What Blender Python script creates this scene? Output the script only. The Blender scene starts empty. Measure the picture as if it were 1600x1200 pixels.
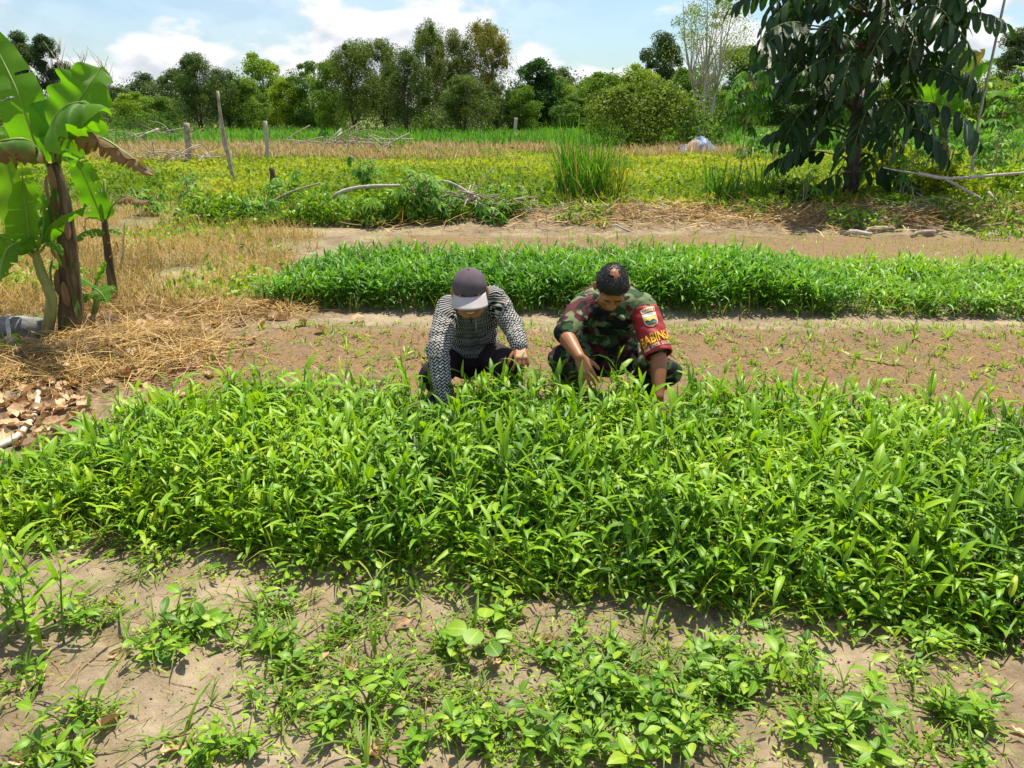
import bpy, bmesh, math, random
import numpy as np
from mathutils import Vector, Matrix

random.seed(5)
rng = np.random.default_rng(11)
scene = bpy.context.scene
COL = scene.collection
R = math.radians

# ------------------------------------------------------------------ camera
PITCH, FPX, CAMH = R(19.5), 1200.0, 1.6
cam_data = bpy.data.cameras.new('camera')
cam_data.sensor_fit = 'HORIZONTAL'
cam_data.sensor_width = 36.0
cam_data.lens = 36.0 * FPX / 1600.0
cam_data.clip_start = 0.05
cam_data.clip_end = 3000.0
camera = bpy.data.objects.new('camera', cam_data)
camera.location = (0, 0, CAMH)
camera.rotation_euler = (R(90) - PITCH, 0, 0)
COL.objects.link(camera)
scene.camera = camera

# ------------------------------------------------------------------ light
SUN_EL, SUN_AZ = 69.0, 24.0          # elevation; azimuth from +Y towards +X
sun_dir = Vector((math.sin(R(SUN_AZ)) * math.cos(R(SUN_EL)), math.cos(R(SUN_AZ)) * math.cos(R(SUN_EL)), math.sin(R(SUN_EL))))
sd = bpy.data.lights.new('sun', 'SUN')
sd.energy = 5.0
sd.angle = R(0.5)
sd.color = (1.0, 0.925, 0.76)
sun = bpy.data.objects.new('sun', sd)
sun.rotation_euler = sun_dir.to_track_quat('Z', 'Y').to_euler()
sun.location = (0, 0, 20)
COL.objects.link(sun)

world = bpy.data.worlds.new('World')
scene.world = world
world.use_nodes = True
wn, wl = world.node_tree.nodes, world.node_tree.links
wn.clear()
def wnode(t, **kw):
    n = wn.new(t)
    for k, v in kw.items(): setattr(n, k, v)
    return n
out = wnode('ShaderNodeOutputWorld'); bg = wnode('ShaderNodeBackground')
sky = wnode('ShaderNodeTexSky', sky_type='NISHITA', sun_disc=False, sun_elevation=R(SUN_EL), sun_rotation=R(SUN_AZ), air_density=1.0, dust_density=1.2, ozone_density=1.0)
bg.inputs['Strength'].default_value = 0.052
tc = wnode('ShaderNodeTexCoord'); sep = wnode('ShaderNodeSeparateXYZ')
wl.new(tc.outputs['Generated'], sep.inputs[0])
def wmath(op, a, b=None, clamp=False):
    n = wnode('ShaderNodeMath', operation=op); n.use_clamp = clamp
    for i, v in enumerate((a, b)):
        if v is None: continue
        if isinstance(v, (int, float)): n.inputs[i].default_value = v
        else: wl.new(v, n.inputs[i])
    return n.outputs[0]
def cloud_noise(dz, scale, detail, off):
    c = wnode('ShaderNodeCombineXYZ'); wl.new(sep.outputs[0], c.inputs[0]); wl.new(sep.outputs[1], c.inputs[1])
    wl.new(wmath('ADD', wmath('MULTIPLY', sep.outputs[2], 2.1), dz), c.inputs[2])
    v = wnode('ShaderNodeVectorMath', operation='ADD'); wl.new(c.outputs[0], v.inputs[0]); v.inputs[1].default_value = off
    n = wnode('ShaderNodeTexNoise'); n.inputs['Scale'].default_value = scale; n.inputs['Detail'].default_value = detail; n.inputs['Roughness'].default_value = 0.5; n.inputs['Distortion'].default_value = 0.15
    wl.new(v.outputs[0], n.inputs['Vector']); return n.outputs['Fac']
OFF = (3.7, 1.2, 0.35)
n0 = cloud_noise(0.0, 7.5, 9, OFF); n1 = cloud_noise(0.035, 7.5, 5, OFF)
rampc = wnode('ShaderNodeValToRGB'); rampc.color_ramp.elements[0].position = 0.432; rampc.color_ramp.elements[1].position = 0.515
wl.new(wmath('SUBTRACT', n0, wmath('MULTIPLY', wmath('MAXIMUM', sep.outputs[2], 0.0), 0.14)), rampc.inputs[0])  # cloud cover thinned towards the unseen zenith to lower the ambient light
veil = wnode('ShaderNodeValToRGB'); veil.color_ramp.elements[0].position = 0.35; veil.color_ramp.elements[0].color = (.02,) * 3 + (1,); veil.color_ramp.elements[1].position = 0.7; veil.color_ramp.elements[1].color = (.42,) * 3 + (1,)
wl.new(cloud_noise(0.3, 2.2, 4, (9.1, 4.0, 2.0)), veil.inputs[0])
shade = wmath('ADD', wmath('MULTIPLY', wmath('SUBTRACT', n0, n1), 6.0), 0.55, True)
rampg = wnode('ShaderNodeValToRGB')
rampg.color_ramp.elements[0].position = 0.1; rampg.color_ramp.elements[0].color = (9.0, 9.4, 10.2, 1)
rampg.color_ramp.elements[1].position = 0.75; rampg.color_ramp.elements[1].color = (12.6, 12.6, 12.8, 1)
wl.new(shade, rampg.inputs[0])
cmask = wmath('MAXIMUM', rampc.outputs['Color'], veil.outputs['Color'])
mixc = wnode('ShaderNodeMix', data_type='RGBA')
skyg = wnode('ShaderNodeMix', data_type='RGBA', blend_type='MULTIPLY'); skyg.inputs[0].default_value = 1.0
wl.new(sky.outputs[0], skyg.inputs[6]); skyg.inputs[7].default_value = (1.45, 1.75, 1.95, 1)
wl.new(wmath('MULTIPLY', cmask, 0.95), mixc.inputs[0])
wl.new(skyg.outputs[2], mixc.inputs[6]); wl.new(rampg.outputs['Color'], mixc.inputs[7])
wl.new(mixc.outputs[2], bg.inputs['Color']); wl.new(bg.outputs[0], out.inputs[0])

scene.view_settings.view_transform = 'Standard'
scene.view_settings.look = 'None'
scene.view_settings.gamma = 1.0
scene.view_settings.exposure = 0.68
scene.view_settings.use_curve_mapping = False
scene.cycles.max_bounces = 6
scene.cycles.diffuse_bounces = 2
scene.cycles.glossy_bounces = 2
scene.cycles.transmission_bounces = 4
scene.cycles.transparent_max_bounces = 4

# ------------------------------------------------------------------ survey helpers: a pixel of the photo -> a point of the place
def ray(px, py):
    u, v = (px - 800) / FPX, (600 - py) / FPX
    return Vector((u, math.cos(PITCH) + v * math.sin(PITCH), -math.sin(PITCH) + v * math.cos(PITCH)))
def G(px, py, z=0.0):
    r = ray(px, py); t = (z - CAMH) / r.z
    return Vector((r.x * t, r.y * t, z))
def at(px, py, Y):
    r = ray(px, py); t = Y / r.y
    return Vector((r.x * t, Y, CAMH + r.z * t))

# ------------------------------------------------------------------ numeric noise
def _h2(ix, iy, s):
    v = np.sin(ix * 127.1 + iy * 311.7 + s * 74.7) * 43758.5453
    return v - np.floor(v)
def vn2(x, y, s=0):
    xi, yi = np.floor(x), np.floor(y); fx, fy = x - xi, y - yi
    fx = fx * fx * (3 - 2 * fx); fy = fy * fy * (3 - 2 * fy)
    a = _h2(xi, yi, s); b = _h2(xi + 1, yi, s); c = _h2(xi, yi + 1, s); d = _h2(xi + 1, yi + 1, s)
    return (a * (1 - fx) + b * fx) * (1 - fy) + (c * (1 - fx) + d * fx) * fy - 0.5
def fbm(x, y, s=0, o=3):
    t = 0; a = 1.0
    for i in range(o):
        t = t + a * vn2(x, y, s + i); x = x * 2.03 + 7.1; y = y * 2.03 + 3.3; a *= 0.5
    return t
def _h3(ix, iy, iz, s):
    v = np.sin(ix * 127.1 + iy * 311.7 + iz * 191.3 + s * 74.7) * 43758.5453
    return v - np.floor(v)
def vn3(P, s=0):
    i = np.floor(P); f = P - i; f = f * f * (3 - 2 * f)
    r = 0
    for dx in (0, 1):
        for dy in (0, 1):
            for dz in (0, 1):
                w = (f[:, 0] if dx else 1 - f[:, 0]) * (f[:, 1] if dy else 1 - f[:, 1]) * (f[:, 2] if dz else 1 - f[:, 2])
                r = r + w * _h3(i[:, 0] + dx, i[:, 1] + dy, i[:, 2] + dz, s)
    return r - 0.5
def sm(a, b, x):
    t = np.clip((x - a) / (b - a), 0, 1); return t * t * (3 - 2 * t)

# ------------------------------------------------------------------ edges of beds and paths (metres)
def yA0(x): return np.interp(x, [-3.4, -2, -1.4, -.8, .2, 1.65, 3.4], [2.62, 2.6, 2.64, 2.45, 2.29, 2.08, 1.95])
def yA1(x): return np.interp(x, [-2.6, -2.2, -1.8, -.6, .2, .9, 2.4, 4], [3.3, 3.5, 3.75, 3.86, 3.74, 3.78, 3.52, 3.35])
def xA(y): return np.interp(y, [2.4, 3.0, 3.3, 3.6, 4], [-3.4, -2.55, -2.2, -1.85, -1.4])
def yB0(x): return np.interp(x, [-2.3, 4.2, 8], [6.42, 6.12, 5.9])
def yB1(x): return np.interp(x, [-2.2, 4.2, 8], [7.75, 7.85, 7.7])
def xB(y): return np.interp(y, [6.4, 7.8], [-2.15, -1.85])

def Hg(x, y):
    x = np.asarray(x, float); y = np.asarray(y, float)
    near = 1 - sm(14, 40, y)
    z = near * (0.035 * fbm(x * 0.9, y * 0.9, 1, 2) + 0.022 * fbm(x * 4.2, y * 4.2, 2, 3))
    z = z + (1 - sm(7, 14, y)) * 0.013 * fbm(x * 17, y * 17, 5, 3)
    z = z + (1 - sm(2.4, 3.6, y)) * 0.013 * np.abs(fbm(x * 34, y * 34, 15, 2)) - (1 - sm(2.6, 3.4, y)) * 0.03 * sm(.18, .42, vn2(x * 5.3, y * 5.3, 19))
    inA = sm(-.1, .2, y - yA0(x)) * (1 - sm(-.1, .15, y - yA1(x))) * sm(-.1, .3, x - xA(y))
    inB = sm(-.05, .2, y - yB0(x)) * (1 - sm(-.1, .15, y - yB1(x))) * sm(-.1, .2, x - xB(y))
    z = z + 0.05 * inA + 0.05 * inB
    seed = sm(3.9, 4.1, y) * (1 - sm(5.6, 5.9, y)) * sm(-2.2, -1.9, x)
    z = z + 0.03 * seed + 0.02 * (seed + sm(8.0, 8.3, y) * (1 - sm(10.3, 10.8, y))) * np.abs(fbm(x * 13, y * 13, 27, 3))
    mound = np.exp(-(((x + 2.6) / .9) ** 2 + ((y - 5.7) / .8) ** 2)) * 0.05
    strip = np.exp(-(((y - 12.2) / .7) ** 2)) * 0.16 * sm(-2.5, -1.0, x) * (1 - sm(9, 12, x))
    return z + mound + strip
def zg(x, y): return float(Hg(np.array([x]), np.array([y]))[0])

# ------------------------------------------------------------------ object helpers
def tag(o, label=None, cat=None, group=None, kind=None):
    if label: o['label'] = label
    if cat: o['category'] = cat
    if group: o['group'] = group
    if kind: o['kind'] = kind
    return o
def empty(name, loc=(0, 0, 0), label=None, cat=None, group=None, rz=0.0):
    o = bpy.data.objects.new(name, None); COL.objects.link(o)
    o.location = loc; o.rotation_euler = (0, 0, rz); o.empty_display_size = 0.1
    return tag(o, label, cat, group)
def mobj(name, me, mat=None, parent=None, basis=None):
    o = bpy.data.objects.new(name, me); COL.objects.link(o)
    if mat is not None and len(me.materials) == 0: me.materials.append(mat)
    if parent is not None: o.parent = parent
    if basis is not None: o.matrix_basis = basis
    return o
KIDS = {}
def register(root, kids): KIDS[root.name] = kids
def dup(root, loc, rz=0.0, s=1.0, tilt=(0, 0), label=None, group=None, cat=None):
    r = root.copy(); COL.objects.link(r)
    r.location = loc; r.rotation_euler = (tilt[0], tilt[1], rz); r.scale = (s, s, s) if not isinstance(s, tuple) else s
    for ch in list(root.children):
        c = ch.copy(); COL.objects.link(c); c.parent = r
        for g in list(ch.children):
            d = g.copy(); COL.objects.link(d); d.parent = c
    tag(r, label, cat, group)
    return r
def frame(P, D, N, s=1.0):
    D = Vector(D).normalized(); N = Vector(N); N = (N - D * N.dot(D))
    if N.length < 1e-5: N = D.orthogonal()
    N.normalize(); S = D.cross(N)
    m = Matrix(((S.x * s, D.x * s, N.x * s, P[0]), (S.y * s, D.y * s, N.y * s, P[1]), (S.z * s, D.z * s, N.z * s, P[2]), (0, 0, 0, 1)))
    return m

def np_mesh(name, V, faces, uv=None, tint=None, smooth=True, mats=None, fmat=None):
    """faces: int array (n,4) or (n,3), or list of such arrays; uv per vertex"""
    if not isinstance(faces, list): faces = [faces]
    me = bpy.data.meshes.new(name)
    V = np.ascontiguousarray(V, dtype=np.float32)
    me.vertices.add(len(V)); me.vertices.foreach_set('co', V.ravel())
    loops = np.concatenate([f.ravel() for f in faces]).astype(np.int32)
    sizes = np.concatenate([np.full(len(f), f.shape[1], np.int32) for f in faces])
    starts = np.concatenate([[0], np.cumsum(sizes)[:-1]]).astype(np.int32)
    me.loops.add(len(loops)); me.loops.foreach_set('vertex_index', loops)
    me.polygons.add(len(sizes)); me.polygons.foreach_set('loop_start', starts)
    if smooth: me.polygons.foreach_set('use_smooth', np.ones(len(sizes), bool))
    if fmat is not None: me.polygons.foreach_set('material_index', np.asarray(fmat, np.int32))
    me.update(calc_edges=True)
    if uv is not None:
        l = me.uv_layers.new(name='UVMap'); l.data.foreach_set('uv', np.asarray(uv, np.float32)[loops].ravel())
    if tint is not None:
        a = me.attributes.new('tint', 'FLOAT', 'POINT'); a.data.foreach_set('value', np.asarray(tint, np.float32))
    for m in mats or []: me.materials.append(m)
    return me

def nrm(v): return v / np.maximum(np.linalg.norm(v, axis=-1, keepdims=True), 1e-9)
PROF = {
    'lance': ([0, .12, .35, .65, .88, 1], [.12, .75, 1, .72, .3, .02]),
    'lance3': ([0, .3, .7, 1], [.25, 1, .6, .03]),
    'ovate': ([0, .1, .3, .55, .8, 1], [.1, .6, 1, .9, .5, .03]),
    'blade': ([0, .25, .5, .75, 1], [.8, 1, .9, .6, .03]),
    'blade3': ([0, .4, .75, 1], [.9, 1, .65, .05]),
    'oblong': ([0, .08, .25, .5, .75, .92, 1], [.1, .6, .95, 1, .9, .5, .05]),
}
class Acc:
    """collects numpy geometry into one mesh"""
    def __init__(s): s.V = []; s.F4 = []; s.F3 = []; s.uv = []; s.t = []; s.n = 0
    def add(s, V, F, uv, t):
        F = np.asarray(F) + s.n
        (s.F4 if F.shape[1] == 4 else s.F3).append(F)
        s.V.append(V); s.uv.append(uv); s.t.append(t); s.n += len(V)
    def leaves(s, P, D, N, L, W, bend, prof='lance', fold=0.25, tint=None):
        P = np.atleast_2d(P).astype(float); n = len(P)
        D = nrm(np.broadcast_to(D, (n, 3)).astype(float)); N = np.broadcast_to(N, (n, 3)).astype(float)
        N = nrm(N - (N * D).sum(1, keepdims=True) * D); S = np.cross(D, N)
        L = np.broadcast_to(L, (n,)).astype(float); W = np.broadcast_to(W, (n,)).astype(float); bend = np.broadcast_to(bend, (n,)).astype(float)
        t, w = map(np.array, PROF[prof]); m = len(t)
        tt = t[None, :, None]
        ang = bend[:, None, None] * tt                      # arc bending towards -N
        b = np.where(np.abs(bend) < 1e-3, 1e-3, bend)[:, None, None]
        c = P[:, None] + L[:, None, None] * (np.sin(ang) / b * D[:, None] - (1 - np.cos(ang)) / b * N[:, None])
        nn = np.cos(ang) * N[:, None] + np.sin(ang) * D[:, None]
        hw = (W[:, None] * w[None] * .5)[..., None]
        if fold is None:
            A = c - S[:, None] * hw; B = c + S[:, None] * hw
            V = np.stack([A, B], 2).reshape(-1, 3); k = 2
            us = [0., 1.]
        else:
            A = c - S[:, None] * hw + nn * hw * fold; B = c + S[:, None] * hw + nn * hw * fold
            V = np.stack([A, c, B], 2).reshape(-1, 3); k = 3
            us = [0., .5, 1.]
        q = []
        for i in range(m - 1):
            for j in range(k - 1):
                q.append([i * k + j, i * k + j + 1, (i + 1) * k + j + 1, (i + 1) * k + j])
        q = np.array(q); F = (q[None] + (np.arange(n) * m * k)[:, None, None]).reshape(-1, 4)
        uv = np.stack(np.meshgrid(t, us, indexing='ij'), -1)[..., ::-1].reshape(-1, 2)
        if tint is None: tint = rng.random(n)
        s.add(V, F, np.tile(uv, (n, 1)), np.repeat(np.broadcast_to(tint, (n,)), m * k))
    def diamonds(s, P, D, N, L, W, tint):
        P = np.asarray(P, float); n = len(P); D = nrm(D); N = nrm(N - (N * D).sum(1, keepdims=True) * D); S = np.cross(D, N)
        L = np.broadcast_to(L, (n,))[:, None]; W = np.broadcast_to(W, (n,))[:, None]
        V = np.stack([P, P + D * L * .45 + S * W * .5 + N * L * .06, P + D * L - N * L * .08, P + D * L * .45 - S * W * .5 + N * L * .06], 1).reshape(-1, 3)
        F = np.arange(n * 4).reshape(-1, 4)
        uv = np.tile(np.array([[.5, 0], [1, .45], [.5, 1], [0, .45]]), (n, 1))
        s.add(V, F, uv, np.repeat(tint, 4))
    def prisms(s, A, B, r0, r1, tint=.5, k=3):
        A = np.atleast_2d(A).astype(float); B = np.atleast_2d(B).astype(float); n = len(A)
        d = nrm(B - A); h = np.where(np.abs(d[:, 2:3]) < .9, np.array([[0, 0, 1.]]), np.array([[1., 0, 0]]))
        u = nrm(np.cross(d, h)); v = np.cross(d, u)
        r0 = np.broadcast_to(r0, (n,))[:, None]; r1 = np.broadcast_to(r1, (n,))[:, None]
        rings = []
        for P, r in ((A, r0), (B, r1)):
            for j in range(k):
                a = 2 * math.pi * j / k
                rings.append(P + r * (math.cos(a) * u + math.sin(a) * v))
        V = np.stack(rings, 1).reshape(-1, 3)
        q = np.array([[j, (j + 1) % k, k + (j + 1) % k, k + j] for j in range(k)])
        F = (q[None] + (np.arange(n) * 2 * k)[:, None, None]).reshape(-1, 4)
        uv = np.tile(np.array([[j / k, 0] for j in range(k)] + [[j / k, 1] for j in range(k)]), (n, 1))
        s.add(V, F, uv, np.repeat(np.broadcast_to(tint, (n,)), 2 * k))
    def tube(s, pts, rad, k=8, tint=.5, wob=0.0, seed=0):
        pts = [Vector(p) for p in pts]; m = len(pts); V = []; uvs = []
        up = None; L = 0
        for i, p in enumerate(pts):
            d = (pts[min(i + 1, m - 1)] - pts[max(i - 1, 0)]).normalized()
            if up is None: up = d.orthogonal().normalized()
            up = (up - d * up.dot(d)).normalized(); w = d.cross(up)
            if i: L += (p - pts[i - 1]).length
            r = float(rad[i] if hasattr(rad, '__len__') else rad)
            for j in range(k):
                a = 2 * math.pi * j / k
                rr = r * (1 + wob * (((i * 7 + j * 13 + seed * 5) * 0.618) % 1 - .5))
                V.append(p + rr * (math.cos(a) * up + math.sin(a) * w)); uvs.append((j / k, L))
        F = [[i * k + j, i * k + (j + 1) % k, (i + 1) * k + (j + 1) % k, (i + 1) * k + j] for i in range(m - 1) for j in range(k)]
        V += [pts[0], pts[-1]]; uvs += [(0, 0), (0, L)]
        b = s.n
        s.add(np.array([tuple(v) for v in V]), np.array(F), np.array(uvs), np.full(len(V), tint))
        T = [[(j + 1) % k, j, m * k] for j in range(k)] + [[(m - 1) * k + j, (m - 1) * k + (j + 1) % k, m * k + 1] for j in range(k)]
        s.F3.append(np.array(T) + b)
    def mesh(s, name, mat=None, smooth=True):
        faces = []
        if s.F4: faces.append(np.concatenate(s.F4))
        if s.F3: faces.append(np.concatenate(s.F3))
        return np_mesh(name, np.concatenate(s.V), faces, np.concatenate(s.uv), np.concatenate(s.t), smooth, [mat] if mat else None)
def curve_pts(cp, n):
    """Catmull-Rom through control points"""
    cp = [Vector(c) for c in cp]
    if len(cp) == 2: return [cp[0].lerp(cp[1], i / (n - 1)) for i in range(n)]
    P = [cp[0] * 2 - cp[1]] + cp + [cp[-1] * 2 - cp[-2]]; o = []
    m = len(cp) - 1
    for i in range(n):
        f = i / (n - 1) * m; k = min(int(f), m - 1); t = f - k
        a, b, c, d = P[k:k + 4]
        o.append(.5 * ((2 * b) + (c - a) * t + (2 * a - 5 * b + 4 * c - d) * t * t + (3 * b - a - 3 * c + d) * t ** 3))
    return o
def ud(n):
    """random unit vectors"""
    v = rng.normal(size=(n, 3)); return nrm(v)
def azel(az, el):
    return np.stack([np.cos(az) * np.cos(el), np.sin(az) * np.cos(el), np.sin(el)], -1)

# ------------------------------------------------------------------ materials
def newmat(name):
    m = bpy.data.materials.new(name); m.use_nodes = True
    nt = m.node_tree; nt.nodes.clear()
    return m, nt, nt.nodes, nt.links
def nd(nt, t, ins=None, **kw):
    n = nt.nodes.new(t)
    for k, v in kw.items(): setattr(n, k, v)
    for k, v in (ins or {}).items():
        if hasattr(v, 'is_output') or isinstance(v, bpy.types.NodeSocket): nt.links.new(v, n.inputs[k])
        else: n.inputs[k].default_value = v
    return n
def ramp(nt, fac, stops, interp='LINEAR'):
    n = nt.nodes.new('ShaderNodeValToRGB'); cr = n.color_ramp; cr.interpolation = interp
    while len(cr.elements) < len(stops): cr.elements.new(0.5)
    for e, (p, c) in zip(cr.elements, stops):
        e.position = p; e.color = (*c, 1) if len(c) == 3 else c
    nt.links.new(fac, n.inputs[0]); return n.outputs['Color']
def mathn(nt, op, a, b=0.0, clamp=False):
    n = nt.nodes.new('ShaderNodeMath'); n.operation = op; n.use_clamp = clamp
    for i, v in enumerate((a, b)):
        if isinstance(v, (int, float)): n.inputs[i].default_value = v
        else: nt.links.new(v, n.inputs[i])
    return n.outputs[0]
def mixc_(nt, fac, a, b, bt='MIX'):
    n = nt.nodes.new('ShaderNodeMix'); n.data_type = 'RGBA'; n.blend_type = bt
    for i, v in ((0, fac), (6, a), (7, b)):
        if isinstance(v, bpy.types.NodeSocket): nt.links.new(v, n.inputs[i])
        elif i == 0: n.inputs[0].default_value = v
        else: n.inputs[i].default_value = (*v, 1)
    return n.outputs[2]
def noise(nt, scale, detail=4, vec=None, rough=.55, dist=0.0):
    n = nd(nt, 'ShaderNodeTexNoise', {'Scale': scale, 'Detail': detail, 'Roughness': rough, 'Distortion': dist})
    if vec is not None: nt.links.new(vec, n.inputs['Vector'])
    return n.outputs['Fac']

def leaf_mat(name, stops, trans=.35, rough=.42, rib=.0, veins=0.0, obj_var=.35, spec=.45, tcol=(1.0, 1.0, .5), brown=0.0):
    """stops: colour ramp over the per-leaf tint; light comes through as a yellower green"""
    m, nt, N, L = newmat(name)
    a = nd(nt, 'ShaderNodeAttribute', attribute_name='tint').outputs['Fac']
    oi = nd(nt, 'ShaderNodeObjectInfo').outputs['Random']
    f = mathn(nt, 'ADD', a, mathn(nt, 'MULTIPLY', mathn(nt, 'SUBTRACT', oi, .5), obj_var), True)
    geo = nd(nt, 'ShaderNodeNewGeometry')
    blot = noise(nt, 35, 3, geo.outputs['Position'])
    f = mathn(nt, 'ADD', f, mathn(nt, 'MULTIPLY', mathn(nt, 'SUBTRACT', blot, .5), .35), True)
    col = ramp(nt, f, stops)
    uv = nd(nt, 'ShaderNodeTexCoord').outputs['UV']
    sx = nd(nt, 'ShaderNodeSeparateXYZ', {0: uv})
    d = mathn(nt, 'ABSOLUTE', mathn(nt, 'SUBTRACT', sx.outputs[0], .5))
    if rib:
        rb = mathn(nt, 'SUBTRACT', 1.0, mathn(nt, 'MULTIPLY', d, 1 / .07), True)
        col = mixc_(nt, mathn(nt, 'MULTIPLY', rb, rib), col, tuple(min(1, c * 1.9 + .03) for c in stops[-1][1]))
    if brown:
        e = mathn(nt, 'ADD', mathn(nt, 'MULTIPLY', d, 1.1), mathn(nt, 'MULTIPLY', sx.outputs[1], .45))
        e = mathn(nt, 'ADD', e, mathn(nt, 'MULTIPLY', noise(nt, 9, 4, geo.outputs['Position']), .9))
        bf = nd(nt, 'ShaderNodeMapRange', {0: e, 1: 1.28 - brown, 2: 1.5 - brown}).outputs[0]
        col = mixc_(nt, bf, col, ramp(nt, bf, [(0, (.35, .3, .04)), (.5, (.3, .17, .06)), (1, (.2, .11, .055))]))
    p = nd(nt, 'ShaderNodeBsdfPrincipled', {'Base Color': col, 'Roughness': rough, 'Specular IOR Level': spec})
    if veins:
        w = nd(nt, 'ShaderNodeTexWave', {'Scale': 1.0, 'Distortion': 0.3}, wave_type='BANDS', bands_direction='Y')
        mp = nd(nt, 'ShaderNodeCombineXYZ', {0: 0.0, 1: mathn(nt, 'ADD', mathn(nt, 'MULTIPLY', sx.outputs[1], veins), mathn(nt, 'MULTIPLY', d, -veins * .25))})
        L.new(mp.outputs[0], w.inputs['Vector'])
        vm = nd(nt, 'ShaderNodeMapRange', {0: w.outputs['Fac'], 1: 0.0, 2: 1.0, 3: .72, 4: 1.08}).outputs[0]
        L.new(mixc_(nt, 1.0, col, vm, 'MULTIPLY'), p.inputs['Base Color'])
        b = nd(nt, 'ShaderNodeBump', {'Strength': .45, 'Distance': .01, 'Height': w.outputs['Fac']})
        L.new(b.outputs[0], p.inputs['Normal'])
    t = nd(nt, 'ShaderNodeBsdfTranslucent', {'Color': mixc_(nt, 1.0, mixc_(nt, 1.0, col, (1.5, 1.5, 1.5), 'MULTIPLY'), tcol, 'MULTIPLY')})
    mx = nd(nt, 'ShaderNodeMixShader', {0: trans, 1: p.outputs[0], 2: t.outputs[0]})
    o = nd(nt, 'ShaderNodeOutputMaterial', {0: mx.outputs[0]})
    return m

def plain(name, cols, scale=12, rough=.8, bump=.3, bscale=40, spec=.3, stretch=None, bdist=.005, detail=5):
    m, nt, N, L = newmat(name)
    oc = nd(nt, 'ShaderNodeTexCoord').outputs['Object']
    if stretch:
        oc = nd(nt, 'ShaderNodeMapping', {'Vector': oc, 'Scale': stretch}).outputs[0]
    k = len(cols); f = noise(nt, scale, detail, oc)
    col = ramp(nt, f, [(.3 + .4 * i / max(k - 1, 1), c) for i, c in enumerate(cols)]) if k > 1 else None
    p = nd(nt, 'ShaderNodeBsdfPrincipled', {'Roughness': rough, 'Specular IOR Level': spec})
    if col is not None: L.new(col, p.inputs['Base Color'])
    else: p.inputs['Base Color'].default_value = (*cols[0], 1)
    if bump:
        b = nd(nt, 'ShaderNodeBump', {'Strength': bump, 'Distance': bdist, 'Height': noise(nt, bscale, 5, oc)})
        L.new(b.outputs[0], p.inputs['Normal'])
    nd(nt, 'ShaderNodeOutputMaterial', {0: p.outputs[0]})
    return m

M = {}
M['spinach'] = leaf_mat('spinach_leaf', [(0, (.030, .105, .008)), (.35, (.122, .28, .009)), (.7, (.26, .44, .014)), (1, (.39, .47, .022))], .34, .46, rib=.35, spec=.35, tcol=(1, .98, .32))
M['spinach2'] = leaf_mat('spinach_leaf_second_bed', [(0, (.032, .125, .010)), (.5, (.105, .295, .014)), (1, (.27, .44, .025))], .36, .46, rib=.3, spec=.35, tcol=(1, .98, .35))
M['stemgreen'] = leaf_mat('green_stem', [(0, (.06, .15, .02)), (1, (.18, .31, .05))], .15, .5, spec=.3)
M['grass'] = leaf_mat('grass_blade', [(0, (.055, .13, .010)), (.6, (.145, .26, .016)), (1, (.32, .36, .045))], .36, .5, spec=.3, tcol=(1, .95, .4))
M['weed'] = leaf_mat('weed_leaf', [(0, (.035, .11, .010)), (.5, (.145, .31, .014)), (1, (.34, .46, .03))], .34, .46, rib=.3, spec=.35, obj_var=.8, tcol=(1, .97, .4))
M['field'] = leaf_mat('field_grass', [(0, (.04, .13, .012)), (.5, (.095, .26, .018)), (1, (.18, .34, .03))], .35, .55, spec=.2)
M['dry'] = leaf_mat('dry_grass', [(0, (.17, .13, .04)), (.5, (.38, .27, .09)), (1, (.55, .41, .17))], .25, .7, tcol=(1, .85, .5), spec=.15)
M['straw'] = leaf_mat('straw', [(0, (.18, .105, .035)), (.45, (.44, .29, .09)), (1, (.66, .47, .18))], .15, .55, tcol=(1, .85, .5), spec=.35)
M['rust'] = leaf_mat('rusty_grass', [(0, (.21, .145, .075)), (.5, (.34, .255, .13)), (1, (.46, .37, .20))], .25, .7, tcol=(1, .85, .6), spec=.1)
M['yellow'] = leaf_mat('yellow_green_leaf', [(0, (.09, .17, .012)), (.45, (.195, .285, .016)), (.8, (.33, .38, .025)), (1, (.44, .38, .04))], .4, .55, spec=.2)
M['cassava'] = leaf_mat('cassava_leaf', [(0, (.05, .17, .02)), (.5, (.12, .30, .03)), (1, (.26, .42, .045))], .38, .55, rib=.3, spec=.2, obj_var=.9)
M['banana'] = leaf_mat('banana_leaf', [(0, (.06, .19, .010)), (.5, (.11, .29, .012)), (1, (.20, .38, .02))], .5, .45, veins=46, obj_var=.2, tcol=(1, 1.0, .25), spec=.35)
M['banana_old'] = leaf_mat('old_banana_leaf', [(0, (.05, .14, .015)), (.5, (.08, .20, .02)), (1, (.16, .28, .03))], .35, .5, veins=40, obj_var=.1, brown=.42)
M['banana_dead'] = leaf_mat('dead_banana_leaf', [(0, (.19, .12, .06)), (.5, (.34, .23, .125)), (1, (.5, .37, .22))], .25, .75, veins=40, tcol=(1, .8, .5), spec=.15)
M['midrib'] = plain('banana_midrib', [(.16, .26, .04), (.26, .36, .08)], 8, .45, .1)
M['broad'] = leaf_mat('glossy_broad_leaf', [(0, (.013, .048, .011)), (.6, (.025, .082, .016)), (1, (.065, .15, .022))], .22, .36, rib=.3, veins=14, obj_var=.8, spec=.45)
def treemat(k, a, b, c, tr=.25): M[k] = leaf_mat(k, [(0, a), (.5, b), (1, c)], tr, .55, obj_var=.75, spec=.2, tcol=(1, 1, .6))
treemat('feathery_foliage', (.048, .095, .018), (.105, .175, .026), (.22, .27, .04))
treemat('golden_foliage', (.07, .10, .02), (.135, .175, .028), (.29, .26, .045))
treemat('dense_foliage', (.018, .06, .014), (.04, .12, .02), (.10, .20, .03))
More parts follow.
